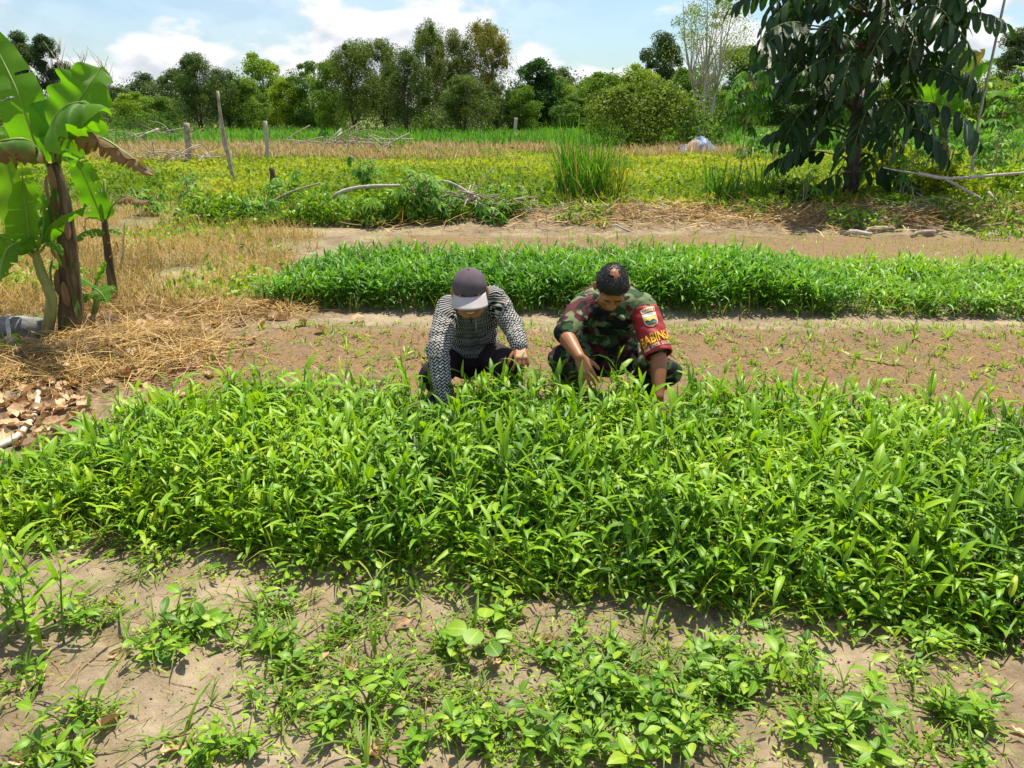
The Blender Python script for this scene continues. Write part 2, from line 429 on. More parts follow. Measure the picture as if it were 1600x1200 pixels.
treemat('bright_foliage', (.075, .15, .014), (.155, .27, .02), (.28, .38, .03), .35)
treemat('mid_foliage', (.048, .115, .016), (.10, .205, .022), (.21, .31, .035), .32)
treemat('distant_foliage', (.034, .07, .026), (.065, .115, .038), (.13, .18, .05))
treemat('pale_foliage', (.085, .14, .02), (.165, .245, .03), (.32, .38, .055), .38)
M['bark'] = plain('grey_brown_bark', [(.09, .065, .045), (.2, .155, .115)], 6, .9, .6, 20, stretch=(4, 4, 1), bdist=.02)
M['darkbark'] = plain('dark_bark', [(.05, .038, .028), (.13, .10, .075)], 7, .9, .7, 22, stretch=(3, 3, 1), bdist=.02)
M['palebark'] = plain('pale_bark', [(.30, .27, .22), (.55, .50, .43)], 8, .85, .3, 25, stretch=(3, 3, 1))
M['deadwood'] = plain('dead_wood', [(.16, .12, .085), (.36, .29, .21), (.5, .42, .33)], 9, .9, .4, 30)
M['pseudostem'] = plain('banana_pseudostem', [(.035, .025, .015), (.11, .08, .04), (.20, .16, .08)], 5, .8, .7, 12, stretch=(6, 6, .7), bdist=.02)
M['greenstem'] = plain('green_banana_stem', [(.13, .17, .04), (.25, .28, .08), (.16, .11, .05)], 4, .6, .3, 14, stretch=(4, 4, .8))
M['deadleaf'] = leaf_mat('fallen_leaf', [(0, (.20, .11, .055)), (.5, (.40, .26, .14)), (1, (.62, .46, .29))], .15, .7, rib=.3, tcol=(1, .8, .5), spec=.2, obj_var=.9)
# ================================================================== GROUND
def axis(pts):
    """pts: list of (start, step) ending with a final coordinate"""
    o = []
    for (a, s), (b, _) in zip(pts[:-1], pts[1:]):
        n = max(1, round((b - a) / s)); o += [a + (b - a) * i / n for i in range(n)]
    return np.array(o + [pts[-1][0]])
gy = [1.25]
while gy[-1] < 11: gy.append(gy[-1] + 0.0062 * gy[-1] + .002)
while gy[-1] < 60: gy.append(gy[-1] * 1.03)
while gy[-1] < 900: gy.append(gy[-1] * 1.15)
gy = np.concatenate([axis([(-60, 12), (-6, 1.0), (0, .25), (1.25, 0)])[:-1], np.array(gy)])
hx = axis([(0, .018), (2.6, .026), (4.2, .055), (8, .3), (14, 0)])
ext = [14.0]
while ext[-1] < 700: ext.append(ext[-1] * 1.25 + .4)
gx = np.concatenate([-np.array(ext[1:])[::-1], -hx[::-1][:-0 or None], hx[1:], np.array(ext[1:])])
GX, GY = np.meshgrid(gx, gy)
x, y = GX.ravel(), GY.ravel()
z = Hg(x, y)
nx, ny = len(gx), len(gy)
ii = np.arange((ny - 1) * (nx - 1)); r_, c_ = ii // (nx - 1), ii % (nx - 1)
F = np.stack([r_ * nx + c_, r_ * nx + c_ + 1, (r_ + 1) * nx + c_ + 1, (r_ + 1) * nx + c_], 1)
gm = np_mesh('ground', np.stack([x, y, z], 1), F)
wob = .25 * fbm(x * 1.3, y * 1.3, 9, 3)
seed = sm(3.75, 4.0, y) * (1 - sm(5.45, 5.75, y + wob)) * sm(-2.2, -1.85, x - (y - 4.7) * .13 + wob * .6)
seed2 = sm(8.0, 8.3, y) * (1 - sm(10.3, 10.8, y + wob)) * sm(-1.9, -1.5, x)
red = np.clip(seed + seed2 * .9, 0, 1)
leftdry = sm(6.3, 7.0, y + wob) * (1 - sm(13, 15, y)) * (1 - sm(-2.9, -2.4, x + wob))
green = np.clip(sm(13, 15, y + wob * 4) + leftdry * .5, 0, 1)
litter = np.clip(sm(-1.75, -2.2, x + wob) * sm(3.6, 4.0, y) * (1 - sm(6.6, 7.2, y)) + np.exp(-((y - 12.1) / .75) ** 2) * sm(-2, -.5, x), 0, 1)
litter = np.clip(litter + (1 - sm(2.2, 3.0, y)) * (.75 * sm(.12, .38, fbm(x * 1.7 + 3, y * 2.3, 91, 3)) + .9 * np.exp(-((x - 1.28) / .22) ** 2 - ((y - 1.75) / .22) ** 2)) + .5 * sm(-.25, .05, y - yA0(x)) * (1 - sm(3.6, 3.9, y)), 0, 1)  # dark humus under the near bed, also painting deeper shade between its plants
col = np.stack([red, green, litter, np.ones_like(red)], 1).astype(np.float32)
a = gm.attributes.new('zone', 'FLOAT_COLOR', 'POINT'); a.data.foreach_set('color', col.ravel())

m, nt, N, L = newmat('sandy_soil')
geo = nd(nt, 'ShaderNodeNewGeometry').outputs['Position']
zn = nd(nt, 'ShaderNodeSeparateColor', {0: nd(nt, 'ShaderNodeAttribute', attribute_name='zone').outputs['Color']})
big = noise(nt, 1.6, 5, geo); fine = noise(nt, 55, 6, geo, .7); mid = noise(nt, 11, 6, geo, .65)
grit = noise(nt, 190, 3, geo, .6)
sand = ramp(nt, mathn(nt, 'ADD', mathn(nt, 'MULTIPLY', big, .45), mathn(nt, 'ADD', mathn(nt, 'MULTIPLY', mid, .3), mathn(nt, 'MULTIPLY', grit, .25))), [(.38, (.135, .10, .064)), (.5, (.235, .184, .122)), (.6, (.34, .272, .186))])
redc = ramp(nt, mathn(nt, 'ADD', mathn(nt, 'MULTIPLY', fine, .6), mathn(nt, 'MULTIPLY', mid, .4)), [(.34, (.07, .045, .028)), (.45, (.15, .094, .052)), (.55, (.215, .135, .07)), (.62, (.29, .155, .055)), (.68, (.29, .22, .145))])
rm = mathn(nt, 'MULTIPLY', zn.outputs[0], nd(nt, 'ShaderNodeMapRange', {0: mathn(nt, 'ADD', mathn(nt, 'MULTIPLY', mid, .6), mathn(nt, 'MULTIPLY', big, .4)), 1: .34, 2: .52}).outputs[0])
c1 = mixc_(nt, mathn(nt, 'MULTIPLY', rm, .95), sand, redc)
lit = ramp(nt, mathn(nt, 'ADD', mathn(nt, 'MULTIPLY', fine, .5), mathn(nt, 'MULTIPLY', mid, .5)), [(.35, (.06, .042, .028)), (.5, (.19, .135, .08)), (.62, (.34, .26, .16))])
c2 = mixc_(nt, mathn(nt, 'MULTIPLY', zn.outputs[2], .85), c1, lit)
gr = ramp(nt, mathn(nt, 'ADD', mathn(nt, 'MULTIPLY', big, .6), mathn(nt, 'MULTIPLY', mid, .4)), [(.38, (.07, .075, .025)), (.5, (.11, .14, .03)), (.62, (.2, .2, .06))])
c3 = mixc_(nt, mathn(nt, 'MULTIPLY', zn.outputs[1], .9), c2, gr)
p = nd(nt, 'ShaderNodeBsdfPrincipled', {'Base Color': c3, 'Roughness': .95, 'Specular IOR Level': .1})
b1 = nd(nt, 'ShaderNodeBump', {'Strength': .6, 'Distance': .02, 'Height': mid})
b2 = nd(nt, 'ShaderNodeBump', {'Strength': .7, 'Distance': .006, 'Height': fine, 'Normal': b1.outputs[0]})
b3 = nd(nt, 'ShaderNodeBump', {'Strength': .5, 'Distance': .002, 'Height': grit, 'Normal': b2.outputs[0]})
L.new(b3.outputs[0], p.inputs['Normal'])
nd(nt, 'ShaderNodeOutputMaterial', {0: p.outputs[0]})
tag(mobj('ground', gm, m), kind='structure')

# small clods and crumbs of soil
acc = Acc()
def crumbs(n, xa, xb, ya, yb, s0, s1):
    X = rng.uniform(xa, xb, n); Y = rng.uniform(ya, yb, n); Z = Hg(X, Y)
    s = rng.uniform(s0, s1, n) ** 1.0
    c = np.stack([X, Y, Z + s * .25], 1)
    o = np.array([[1, 0, 0], [-1, 0, 0], [0, 1, 0], [0, -1, 0], [0, 0, .8], [0, 0, -.8]], float)
    V = c[:, None] + o[None] * s[:, None, None] * rng.uniform(.55, 1.2, (n, 6, 1))
    T = np.array([[0, 2, 4], [2, 1, 4], [1, 3, 4], [3, 0, 4], [2, 0, 5], [1, 2, 5], [3, 1, 5], [0, 3, 5]])
    F = (T[None] + (np.arange(n) * 6)[:, None, None]).reshape(-1, 3)
    acc.add(V.reshape(-1, 3), F, np.zeros((n * 6, 2)), np.repeat(rng.random(n), 6))
crumbs(9000, -2.0, 2.4, 1.35, 2.9, .001, .0042)
crumbs(420, -1.8, 2.2, 1.35, 2.6, .004, .009)
crumbs(4500, -2.2, 4.6, 3.9, 6.2, .002, .006)
cr_ = acc; m, nt, N, L = newmat('soil_crumb')
tv = nd(nt, 'ShaderNodeAttribute', attribute_name='tint').outputs['Fac']
p = nd(nt, 'ShaderNodeBsdfPrincipled', {'Base Color': ramp(nt, tv, [(0, (.12, .085, .055)), (.6, (.23, .175, .12)), (1, (.34, .265, .185))]), 'Roughness': .95, 'Specular IOR Level': .1})
nd(nt, 'ShaderNodeOutputMaterial', {0: p.outputs[0]})
tag(mobj('soil_crumbs', acc.mesh('soil_crumbs', m)), 'loose crumbs and clods of dry sandy soil on the bare ground', 'soil', kind='stuff')

# rusty husk flakes mulching the seed beds
acc = Acc(); n = 26000
X = rng.uniform(-2.3, 7.5, n); Y = np.where(rng.random(n) < .68, rng.uniform(3.9, 5.95, n), rng.uniform(8.1, 10.6, n))
k = ((np.abs(X) < .72 * Y) & (fbm(X * 2.2, Y * 2.2, 81, 3) > -.32) & (X > -2.15 + (Y < 6) * (Y - 4.7) * .13 + .15 * rng.random(n))); X, Y = X[k], Y[k]; n = len(X)
P = np.stack([X, Y, Hg(X, Y) + rng.uniform(.001, .007, n)], 1); az = rng.uniform(0, 6.28, n)
acc.diamonds(P, azel(az, rng.normal(.15, .3, n)), nrm(ud(n) * .6 + [0, 0, 1]), rng.uniform(.008, .026, n), rng.uniform(.003, .009, n), rng.random(n))
mh, nt, N, L = newmat('husk_flake')
tv = nd(nt, 'ShaderNodeAttribute', attribute_name='tint').outputs['Fac']
p = nd(nt, 'ShaderNodeBsdfPrincipled', {'Base Color': ramp(nt, tv, [(0, (.08, .045, .022)), (.45, (.22, .115, .042)), (.75, (.36, .18, .05)), (1, (.45, .32, .17))]), 'Roughness': .9, 'Specular IOR Level': .15})
nd(nt, 'ShaderNodeOutputMaterial', {0: p.outputs[0]})
tag(mobj('husk_mulch', acc.mesh('husk_mulch', mh, False)), 'rust brown husk mulch strewn over both seed beds', 'mulch', kind='stuff')

# ================================================================== TREES
def dome(n, h0, h1, w, top=.55, power=.6):
    """cluster centres filling an uneven crown"""
    o = []
    while len(o) < n:
        f = rng.random(); z = h0 + (h1 - h0) * f
        rad = w * .5 * (np.sin(np.pi * np.clip(f * .86 + .12, 0, 1)) ** power)
        a = rng.random() * 2 * math.pi; r = rad * math.sqrt(rng.random())
        o.append((r * math.cos(a), r * math.sin(a), z))
    return np.array(o)
def crown_mesh(name, C, n, rc, L, W, mat, droop=.2, up=.4, flat=.7, tv=.45):
    acc = Acc(); k = len(C); ct = rng.random(k)
    idx = rng.integers(0, k, n); g_ = rng.normal(size=(n, 3)); g_ = g_ / np.maximum(1, np.linalg.norm(g_, axis=1, keepdims=True) / 1.75); zf_ = np.clip(C[idx, 2] / C[:, 2].max(), 0, 1)[:, None]; off = g_ * np.array([1, 1, flat]) * (1.25 - .6 * zf_) * rc * rng.uniform(.35, 1.5, k)[idx][:, None]
    P = C[idx] + off; P[:, 2] = np.maximum(P[:, 2], .25)
    N = nrm(ud(n) + np.array([0, 0, up]) + off / rc * .3); D = nrm(ud(n) + np.array([0, 0, -droop]))
    t = np.clip(ct[idx] * tv + rng.random(n) * (1 - tv), 0, 1)
    acc.diamonds(P, D, N, L * rng.uniform(.6, 1.4, n), W * rng.uniform(.6, 1.4, n), t)
    return acc.mesh(name, mat, smooth=False)
def trunk_mesh(name, C, h, r, mat, nl=9, stems=1, spread=.12):
    acc = Acc()
    for s in range(stems):
        a = rng.random() * 6.28; bx, by = (.18 * math.cos(a), .18 * math.sin(a)) if stems > 1 else (0, 0)
        tx, ty = spread * h * math.cos(a), spread * h * math.sin(a)
        pts = [Vector((bx, by, -.1)), Vector((bx + tx * .3, by + ty * .3, h * .3)), Vector((bx + tx * .7 + rng.normal() * .1, by + ty * .7, h * .6)), Vector((bx + tx, by + ty, h * .93))]
        pp = curve_pts(pts, 9); acc.tube(pp, [r * (1 - .85 * i / 8) for i in range(9)], 7, wob=.2)
        for c in C[rng.permutation(len(C))[:nl]]:
            c = Vector(c); j = min(8, max(2, int((c.z / h) * 6))); p0 = pp[j - 1] if j else pp[1]
            if p0.z > c.z: p0 = pp[max(1, j - 3)]
            mid = p0.lerp(c, .5) + Vector((0, 0, .12 * h * .3))
            acc.tube(curve_pts([p0, mid, c], 5), [r * .38 * (1 - .2 * i) for i in range(5)], 5)
    return acc.mesh(name, mat)
TREEKIT = {}
def kit(kind, h, w, nv, nclus, nleaf, rc, L, W, leaf, bark, base=.2, r=.12, nl=9, stems=1, power=.6, droop=.2, flat=.7, up=.4, spread=.1):
    v = []
    for i in range(nv):
        C = dome(nclus, base * h, h * .96, w * .82, power=power)
        v.append((trunk_mesh(kind + '_trunk', C, h, r, bark, nl, stems, spread), crown_mesh(kind + '_crown', C, nleaf, rc, L, W, leaf, droop, up, flat)))
    TREEKIT[kind] = (h, w, v)
kit('feathery_tree', 7, 4.6, 3, 70, 22000, .40, .15, .05, M['feathery_foliage'], M['bark'], .25, .075, 16, 2, .5, .7, 1.35, .1)
kit('golden_tree', 7, 4.4, 2, 70, 21000, .40, .15, .05, M['golden_foliage'], M['bark'], .28, .08, 16, 2, .5, .7, 1.35, .1)
kit('dense_tree', 6, 5.5, 2, 60, 19000, .5, .2, .10, M['dense_foliage'], M['darkbark'], .1, .14, 8, 1, .45, .3, .7, .6)
kit('bright_tree', 5.5, 4.2, 2, 44, 15000, .46, .17, .085, M['bright_foliage'], M['bark'], .16, .09, 10, 1, .5)
kit('mid_tree', 6, 4.4, 3, 50, 18000, .46, .16, .075, M['mid_foliage'], M['bark'], .1, .1, 10, 1, .5)
kit('tall_tree', 12, 5, 2, 26, 15000, .66, .24, .12, M['distant_foliage'], M['darkbark'], .38, .15, 16, 1, .5, .2, .8)
kit('distant_tree', 9, 7, 3, 46, 17000, .75, .26, .13, M['distant_foliage'], M['darkbark'], .1, .15, 8, 1, .45)
kit('sparse_tree', 9, 6.5, 1, 46, 7000, .5, .13, .05, M['pale_foliage'], M['palebark'], .42, .10, 16, 3, .7, .4, .8, spread=.16)
TREEKIT_MARK = 0
tcount = {}
def tree(kind, px, top, Y, wpx, label, group='trees along the far edge of the fields'):
    h0, w0, v = TREEKIT[kind]; i = tcount.get(kind, 0); tcount[kind] = i + 1
    tm, cm = v[i % len(v)]
    c = at(px, top, Y); h = c.z; w = wpx * Y * 1.03 / FPX
    zb = zg(c.x, Y)
    o = empty(kind, (c.x, Y, zb), label, 'tree', group, rz=rng.random() * 6.28)
    sx = w / w0; o.scale = (sx, sx, (h - zb) / h0)
    mobj('trunk', tm, None, o); mobj('crown', cm, None, o)
    return o
T = tree
T('tall_tree', 22, 50, 92, 56, 'tall dark tree at the left edge of the skyline, behind the largest banana leaf')
T('tall_tree', 63, 54, 90, 44, 'tall narrow dark tree with a tufted top, second from the left skyline edge')
T('distant_tree', 98, 98, 94, 62, 'low dark tree below the bare grey twigs on the left skyline')
T('distant_tree', 135, 122, 100, 60, 'dark tree directly behind the upright folded banana leaf')
T('distant_tree', 178, 134, 96, 62, 'low dark tree just right of the upright banana leaf')
T('distant_tree', 220, 114, 112, 52, 'bluish far tree rising alone above the wood left of centre')
T('distant_tree', 262, 108, 90, 74, 'dark rounded tree between the bluish far tree and the feathery clump')
T('bright_tree', 204, 143, 62, 62, 'small bright green tree standing before the dark wood on the left', )
T('mid_tree', 250, 150, 70, 70, 'mid green low tree under the dark rounded tree')
T('feathery_tree', 302, 84, 60, 88, 'feathery dark green tree behind the weathered fence post')
T('feathery_tree', 345, 108, 62, 70, 'drooping feathery tree behind the tall leaning stick')
T('bright_tree', 402, 83, 70, 84, 'broad yellow green tree with a rounded top right of the leaning stick')
T('mid_tree', 385, 122, 62, 60, 'dark lower tree tucked beneath the broad yellow green tree')
T('bright_tree', 442, 120, 66, 56, 'slim light green tree behind the pale leaning fence post')
T('mid_tree', 478, 98, 66, 72, 'bushy green tree with a low crown left of the central clump')
T('mid_tree', 512, 92, 62, 66, 'bright bushy tree touching the left side of the central clump')
T('feathery_tree', 550, 66, 58, 92, 'olive feathery tree opening the central clump on its left side')
T('feathery_tree', 592, 62, 60, 84, 'airy olive tree with thin top twigs inside the central clump')
T('feathery_tree', 632, 78, 55, 92, 'low drooping olive tree in the middle of the central clump')
T('feathery_tree', 668, 36, 63, 70, 'tall olive tree with twin tufts left of the golden tipped tree')
T('golden_tree', 708, 48, 60, 74, 'golden flecked tree left of the tallest golden tipped one')
T('golden_tree', 757, 30, 60, 84, 'tallest golden tipped tree at the right end of the central clump')
T('feathery_tree', 725, 118, 54, 100, 'low feathery tree under the golden tipped trees')
T('feathery_tree', 775, 128, 57, 60, 'thin feathery tree at the right foot of the golden tipped tree')
T('bright_tree', 815, 132, 57, 56, 'small bright green tree before the dark dense tree, beside a white stake')
T('dense_tree', 838, 92, 66, 84, 'dense very dark rounded tree right of the central clump')
T('distant_tree', 880, 104, 92, 50, 'far grey green tree between the dense dark tree and the round bush')
T('mid_tree', 922, 120, 72, 74, 'mid green tree above the tall reed grass clump')
T('mid_tree', 900, 150, 64, 70, 'low green tree right beside the dense dark tree')
T('bright_tree', 948, 112, 66, 90, 'light yellow green tree over the left half of the round bush')
T('bright_tree', 1000, 100, 64, 80, 'yellow green tree over the right half of the round bush')
T('mid_tree', 868, 118, 70, 76, 'green tree filling the skyline right of the dense dark tree')
T('bright_tree', 1075, 105, 52, 80, 'bright leafy tree right behind the blue covered heap')
T('mid_tree', 972, 122, 70, 74, 'leafy green tree rising directly behind the round bush')
T('distant_tree', 1034, 52, 88, 70, 'tall dark feathery tree left of the pale sparse tree')
T('bright_tree', 1052, 130, 60, 76, 'leafy bright tree between the round bush and the pale sparse tree')
T('sparse_tree', 1118, -20, 44, 170, 'sparse pale tree with bare white branches left of the large dark tree')
T('mid_tree', 1105, 118, 62, 74, 'green tree behind the white branches of the sparse tree')
T('mid_tree', 1165, 70, 72, 100, 'green tree seen behind the tall single cassava')
T('mid_tree', 1240, 90, 70, 110, 'green tree half hidden behind the left side of the large dark tree')
T('mid_tree', 1330, 60, 72, 110, 'green tree hidden behind the trunk of the large dark tree')
T('bright_tree', 1425, 110, 66, 96, 'light green tree behind the right side of the large dark tree')
T('mid_tree', 1500, 72, 72, 100, 'green tree behind the far banana plant')
T('bright_tree', 1560, 120, 62, 90, 'light green tree right of the far banana plant')
T('distant_tree', 1605, 46, 90, 90, 'dark tree cut by the right edge of the picture')
for px, Y in ((-120, 80), (-260, 70), (1760, 70), (1900, 60), (-420, 90), (2060, 85)):
    T('mid_tree', px, 110, Y, 110, 'green tree standing outside the view beyond the picture edge', 'trees beyond the picture edge')

# bare grey saplings on the left skyline
for k, (px, top, Y) in enumerate(((88, 66, 80), (122, 84, 84), (158, 100, 82))):
    acc = Acc(); c = at(px, top, Y); h = c.z
    acc.tube(curve_pts([(0, 0, 0), (.1, 0, h * .4), (.3 * (k - 1), 0, h * .7), (.2, .1, h)], 8), [.09 * (1 - .11 * i) for i in range(8)], 5)
    for i in range(26):
        z0 = h * rng.uniform(.45, .95); a = rng.random() * 6.28; l = rng.uniform(.8, 2.0)
        e = Vector((math.cos(a) * l * .6, math.sin(a) * l * .6, z0 + l)); s0 = Vector((.15, 0, z0))
        acc.tube(curve_pts([s0, s0.lerp(e, .5) + Vector((rng.normal() * .12, rng.normal() * .12, -.1)), e], 4), [.035, .028, .02, .012], 4)
    o = empty('bare_tree', (c.x, Y, 0), ('bare grey twiggy tree between the tall dark trees on the left skyline', 'bare grey sapling above the upright folded banana leaf', 'bare twiggy sapling right of the upright banana leaf tip')[k], 'tree', 'bare trees on the left skyline')
    mobj('trunk', acc.mesh('bare_trunk', M['deadwood']), None, o)

# the wood behind everything, reading as one mass
acc = Acc()
for (ya, yb, n, h0, h1) in ((104, 120, 2600, 2.5, 6.2), (76, 84, 1500, .8, 2.6)):
    cx = rng.uniform(-105, 105, n); cy = rng.uniform(ya, yb, n); hh = (h0 + (h1 - h0) * (.5 + fbm(cx * .13, cy * .05, 3, 3))) * rng.uniform(.25, 1.05, n)
    k = 26
    P = np.repeat(np.stack([cx, cy, hh], 1), k, 0) + rng.normal(size=(n * k, 3)) * np.array([.8, .8, .55])
    P[:, 2] = np.abs(P[:, 2])
    acc.diamonds(P, ud(n * k), nrm(ud(n * k) + [0, 0, .5]), rng.uniform(.25, .5, n * k), rng.uniform(.14, .28, n * k), np.clip(np.repeat(rng.random(n), k) * .6 + rng.random(n * k) * .4, 0, 1))
P = None
tag(mobj('woods', acc.mesh('woods', M['distant_foliage'], False)), 'far wood reading as one dark green mass behind the trees', 'woods', kind='stuff')

# ================================================================== FIELDS (stuff)
def blades(acc, X, Y, h, w, lean=.35, bend=.8, prof='blade3', tint=None, spread=.0):
    n = len(X); Z = Hg(X, Y)
    az = rng.uniform(0, 6.283, n); el = np.pi / 2 - np.abs(rng.normal(0, lean, n))
    D = azel(az, el); N = azel(az + np.pi, np.pi / 2 - el + .001)
    N = np.stack([-np.cos(az) * np.sin(el), -np.sin(az) * np.sin(el), np.cos(el)], 1)
    acc.leaves(np.stack([X, Y, Z - .005], 1), D, N, h, w, bend * rng.uniform(.3, 1.4, n), prof, None, tint)
# bright green reeds in the far field
acc = Acc(); n = 34000
Y = 36 + 30 * rng.random(n) ** 1.25; X = rng.uniform(-.98, .75, n) * Y
k = np.where(vn2(X * .12, Y * .12, 4) > -.36)[0]; X, Y = X[k], Y[k]; n = len(X)
blades(acc, X, Y, rng.uniform(.35, .8, n), .075, .3, .7, tint=np.clip(.5 + fbm(X * .2, Y * .2, 8) * .7 + rng.normal(0, .15, n), 0, 1))
tag(mobj('reed_grass', acc.mesh('reed_grass', M['field'])), 'bright green reedy grass covering the far field', 'grass', kind='stuff')
# rusty dry grass strip
acc = Acc(); n = 29000
Y = rng.uniform(26, 39, n); X = np.where(rng.random(n) < .8, rng.uniform(-.92, .05, n), rng.uniform(0, .3, n)) * Y
k = np.where(fbm(X * .3, Y * .3, 14, 2) + (.25 - np.maximum(0, X - 0) * .06) > 0)[0]; X, Y = X[k], Y[k]; n = len(X)
blades(acc, X, Y, rng.uniform(.25, .65, n), .04, .35, .9)
tag(mobj('dry_field_grass', acc.mesh('dry_field_grass', M['rust'])), 'dry rust brown grass strip in front of the green reeds', 'grass', kind='stuff')
# yellow-green ground cover
acc = Acc(); n = 122000
Y = 12.9 + 19 * rng.random(n) ** 1.2; X = rng.uniform(-.92, .88, n) * Y
hh = .05 + .26 * (.5 + fbm(X * .8, Y * .8, 21, 2)) * rng.random(n) ** .6
k = np.where((fbm(X * 1.3, Y * .8, 22, 2) > -.42) & ~((X < -4.2) & (Y < 15)))[0]; X, Y, hh = X[k], Y[k], hh[k]; n = len(X)
P = np.stack([X, Y, Hg(X, Y) + hh], 1)
acc.diamonds(P, nrm(ud(n) + [0, 0, .1]), nrm(ud(n) * .8 + [0, 0, 1]), rng.uniform(.07, .15, n), rng.uniform(.045, .09, n), np.clip(.45 + fbm(X * .35, Y * .25, 23, 3) * .9 + rng.normal(0, .16, n), 0, 1))
tag(mobj('yellow_ground_cover', acc.mesh('yellow_ground_cover', M['yellow'], False)), 'low yellow green creeping crop covering the middle field', 'ground cover', kind='stuff')
acc = Acc(); n = 22000
Y = 12.9 + 18 * rng.random(n); X = rng.uniform(-.92, .88, n) * Y
k = np.where(fbm(X * .5, Y * .5, 31, 2) > -.02)[0]; X, Y = X[k], Y[k]; n = len(X)
blades(acc, X, Y, rng.uniform(.2, .5, n), .018, .35, .8, tint=rng.random(n))
tag(mobj('field_blades', acc.mesh('field_blades', M['grass'])), 'thin green and straw blades standing in the yellow crop', 'grass', kind='stuff')
# golden dry grass at the left
acc = Acc(); n = 26000
Y = rng.uniform(6.2, 13.5, n); X = -2.2 - rng.random(n) * (Y * .75 - 1.6)
k = np.where((fbm(X * .9, Y * .9, 33, 3) > -.38) & (X < -2.35 - .5 * fbm(Y, Y, 3, 2)))[0]; X, Y = X[k], Y[k]; n = len(X)
blades(acc, X, Y, rng.uniform(.08, .34, n), .007, .75, 1.2, tint=np.clip(.5 + fbm(X * 1.5, Y * 1.5, 35, 2) * .8 + rng.normal(0, .25, n), 0, 1))
tag(mobj('dry_grass', acc.mesh('dry_grass', M['dry'])), 'thin golden dry grass behind the banana clump', 'grass', kind='stuff')
acc = Acc(); n = 13000
Y = rng.uniform(6.4, 13.5, n); X = -1.9 - rng.random(n) * (Y * .75 - 1.4)
k = np.where(fbm(X * 1.1, Y * 1.1, 44, 2) > .04)[0]; X, Y = X[k], Y[k]; n = len(X)
P = np.stack([X, Y, Hg(X, Y) + rng.uniform(.02, .2, n)], 1)
acc.diamonds(P, nrm(ud(n) + [0, 0, .3]), nrm(ud(n) + [0, 0, 1]), rng.uniform(.04, .09, n), rng.uniform(.02, .04, n), rng.random(n))
tag(mobj('creeping_weeds', acc.mesh('creeping_weeds', M['weed'], False)), 'patches of low green weeds in the golden dry grass', 'weeds', kind='stuff')
# straw mulch heap
acc = Acc(); n = 11000
ca = rng.random(n)
cen = np.array([(-2.55, 6.15, .45, .38), (-2.05, 6.3, .35, .22), (-3.0, 5.35, .6, .35), (-2.55, 5.25, .5, .3), (-2.2, 4.9, .28, .35), (-3.2, 4.9, .5, .2), (-1.95, 6.75, .3, .25), (-3.3, 6.3, .6, .4), (-2.9, 4.6, .5, .25)])
ci = rng.integers(0, len(cen), n); X = cen[ci, 0] + rng.normal(size=n) * cen[ci, 2] * .62; Y = cen[ci, 1] + rng.normal(size=n) * cen[ci, 3] * .62
g = np.exp(-(((X - cen[ci, 0]) / cen[ci, 2]) ** 2 + ((Y - cen[ci, 1]) / cen[ci, 3]) ** 2))
Z = Hg(X, Y) + rng.random(n) * .10 * g + .006
az = rng.uniform(0, 6.283, n); el = rng.normal(0, .22, n)
D = azel(az, el); N = nrm(np.array([0, 0, 1.]) + ud(n) * .7)
acc.leaves(np.stack([X, Y, Z], 1), D, N, rng.uniform(.08, .34, n), rng.uniform(.003, .007, n), rng.normal(.2, .5, n), 'blade3', None, np.clip(rng.normal(.5, .22, n) - .25 * (vn2(X * 4, Y * 4, 3) < -.1), 0, 1))
tag(mobj('straw_mulch', acc.mesh('straw_mulch', M['straw'])), 'golden straw mulch heaped around the foot of the banana plants', 'straw', kind='stuff')
# dry brushwood strip below the large tree: thin stalks lying about
acc = Acc(); n = 6500
X = rng.uniform(-2.2, 10.5, n); Y = rng.normal(11.75, .45, n) + (X > 7) * .2
k = np.where((X > 1.0) | (rng.random(n) < .35))[0]; X, Y = X[k], Y[k]; n = len(X)
az = rng.normal(0, .9, n) + np.pi * (rng.random(n) < .5); el = rng.normal(.05, .22, n)
Z = Hg(X, Y) + rng.random(n) * .12
A = np.stack([X, Y, Z], 1); l = rng.uniform(.08, .5, n)
acc.leaves(A, azel(az, el), nrm(ud(n) * .6 + [0, 0, 1]), l, rng.uniform(.006, .016, n), rng.normal(.1, .6, n), 'blade3', None, rng.random(n) ** 1.5)
tag(mobj('dry_stalks', acc.mesh('dry_stalks', M['straw'])), 'dry brown stalks strewn along the strip under the large tree', 'stalks', kind='stuff')
# low green weeds along that strip and at the right
acc = Acc(); n = 26000
X = np.where(rng.random(n) < .45, rng.uniform(-5, .4, n), rng.uniform(-4.5, 11, n)); Y = np.where(X < .2, 11.4, 11.0) + np.abs(rng.normal(0, .9, n)) + .3 * fbm(X, X, 3, 2)
Y = np.where((X > 6.2) & (rng.random(n) < .55), rng.uniform(10.2, 12.4, n), Y)
k = np.where(fbm(X * .8, Y * .8, 51, 3) + np.where(X > 6.2, .22, -.03) + np.where(X < .2, .3, 0) > .05)[0]; X, Y = X[k], Y[k]; n = len(X)
P = np.stack([X, Y, Hg(X, Y) + rng.uniform(.02, .3, n) * (.5 + vn2(X * 1.7, Y * 1.7, 6)) * np.where(X < .2, 1.7, 1)], 1)
acc.diamonds(P, nrm(ud(n) + [0, 0, .3]), nrm(ud(n) + [0, 0, 1]), rng.uniform(.05, .11, n), rng.uniform(.025, .055, n), rng.random(n))
tag(mobj('border_weeds', acc.mesh('border_weeds', M['weed'], False)), 'low leafy weeds along the strip behind the far seed bed', 'weeds', kind='stuff')
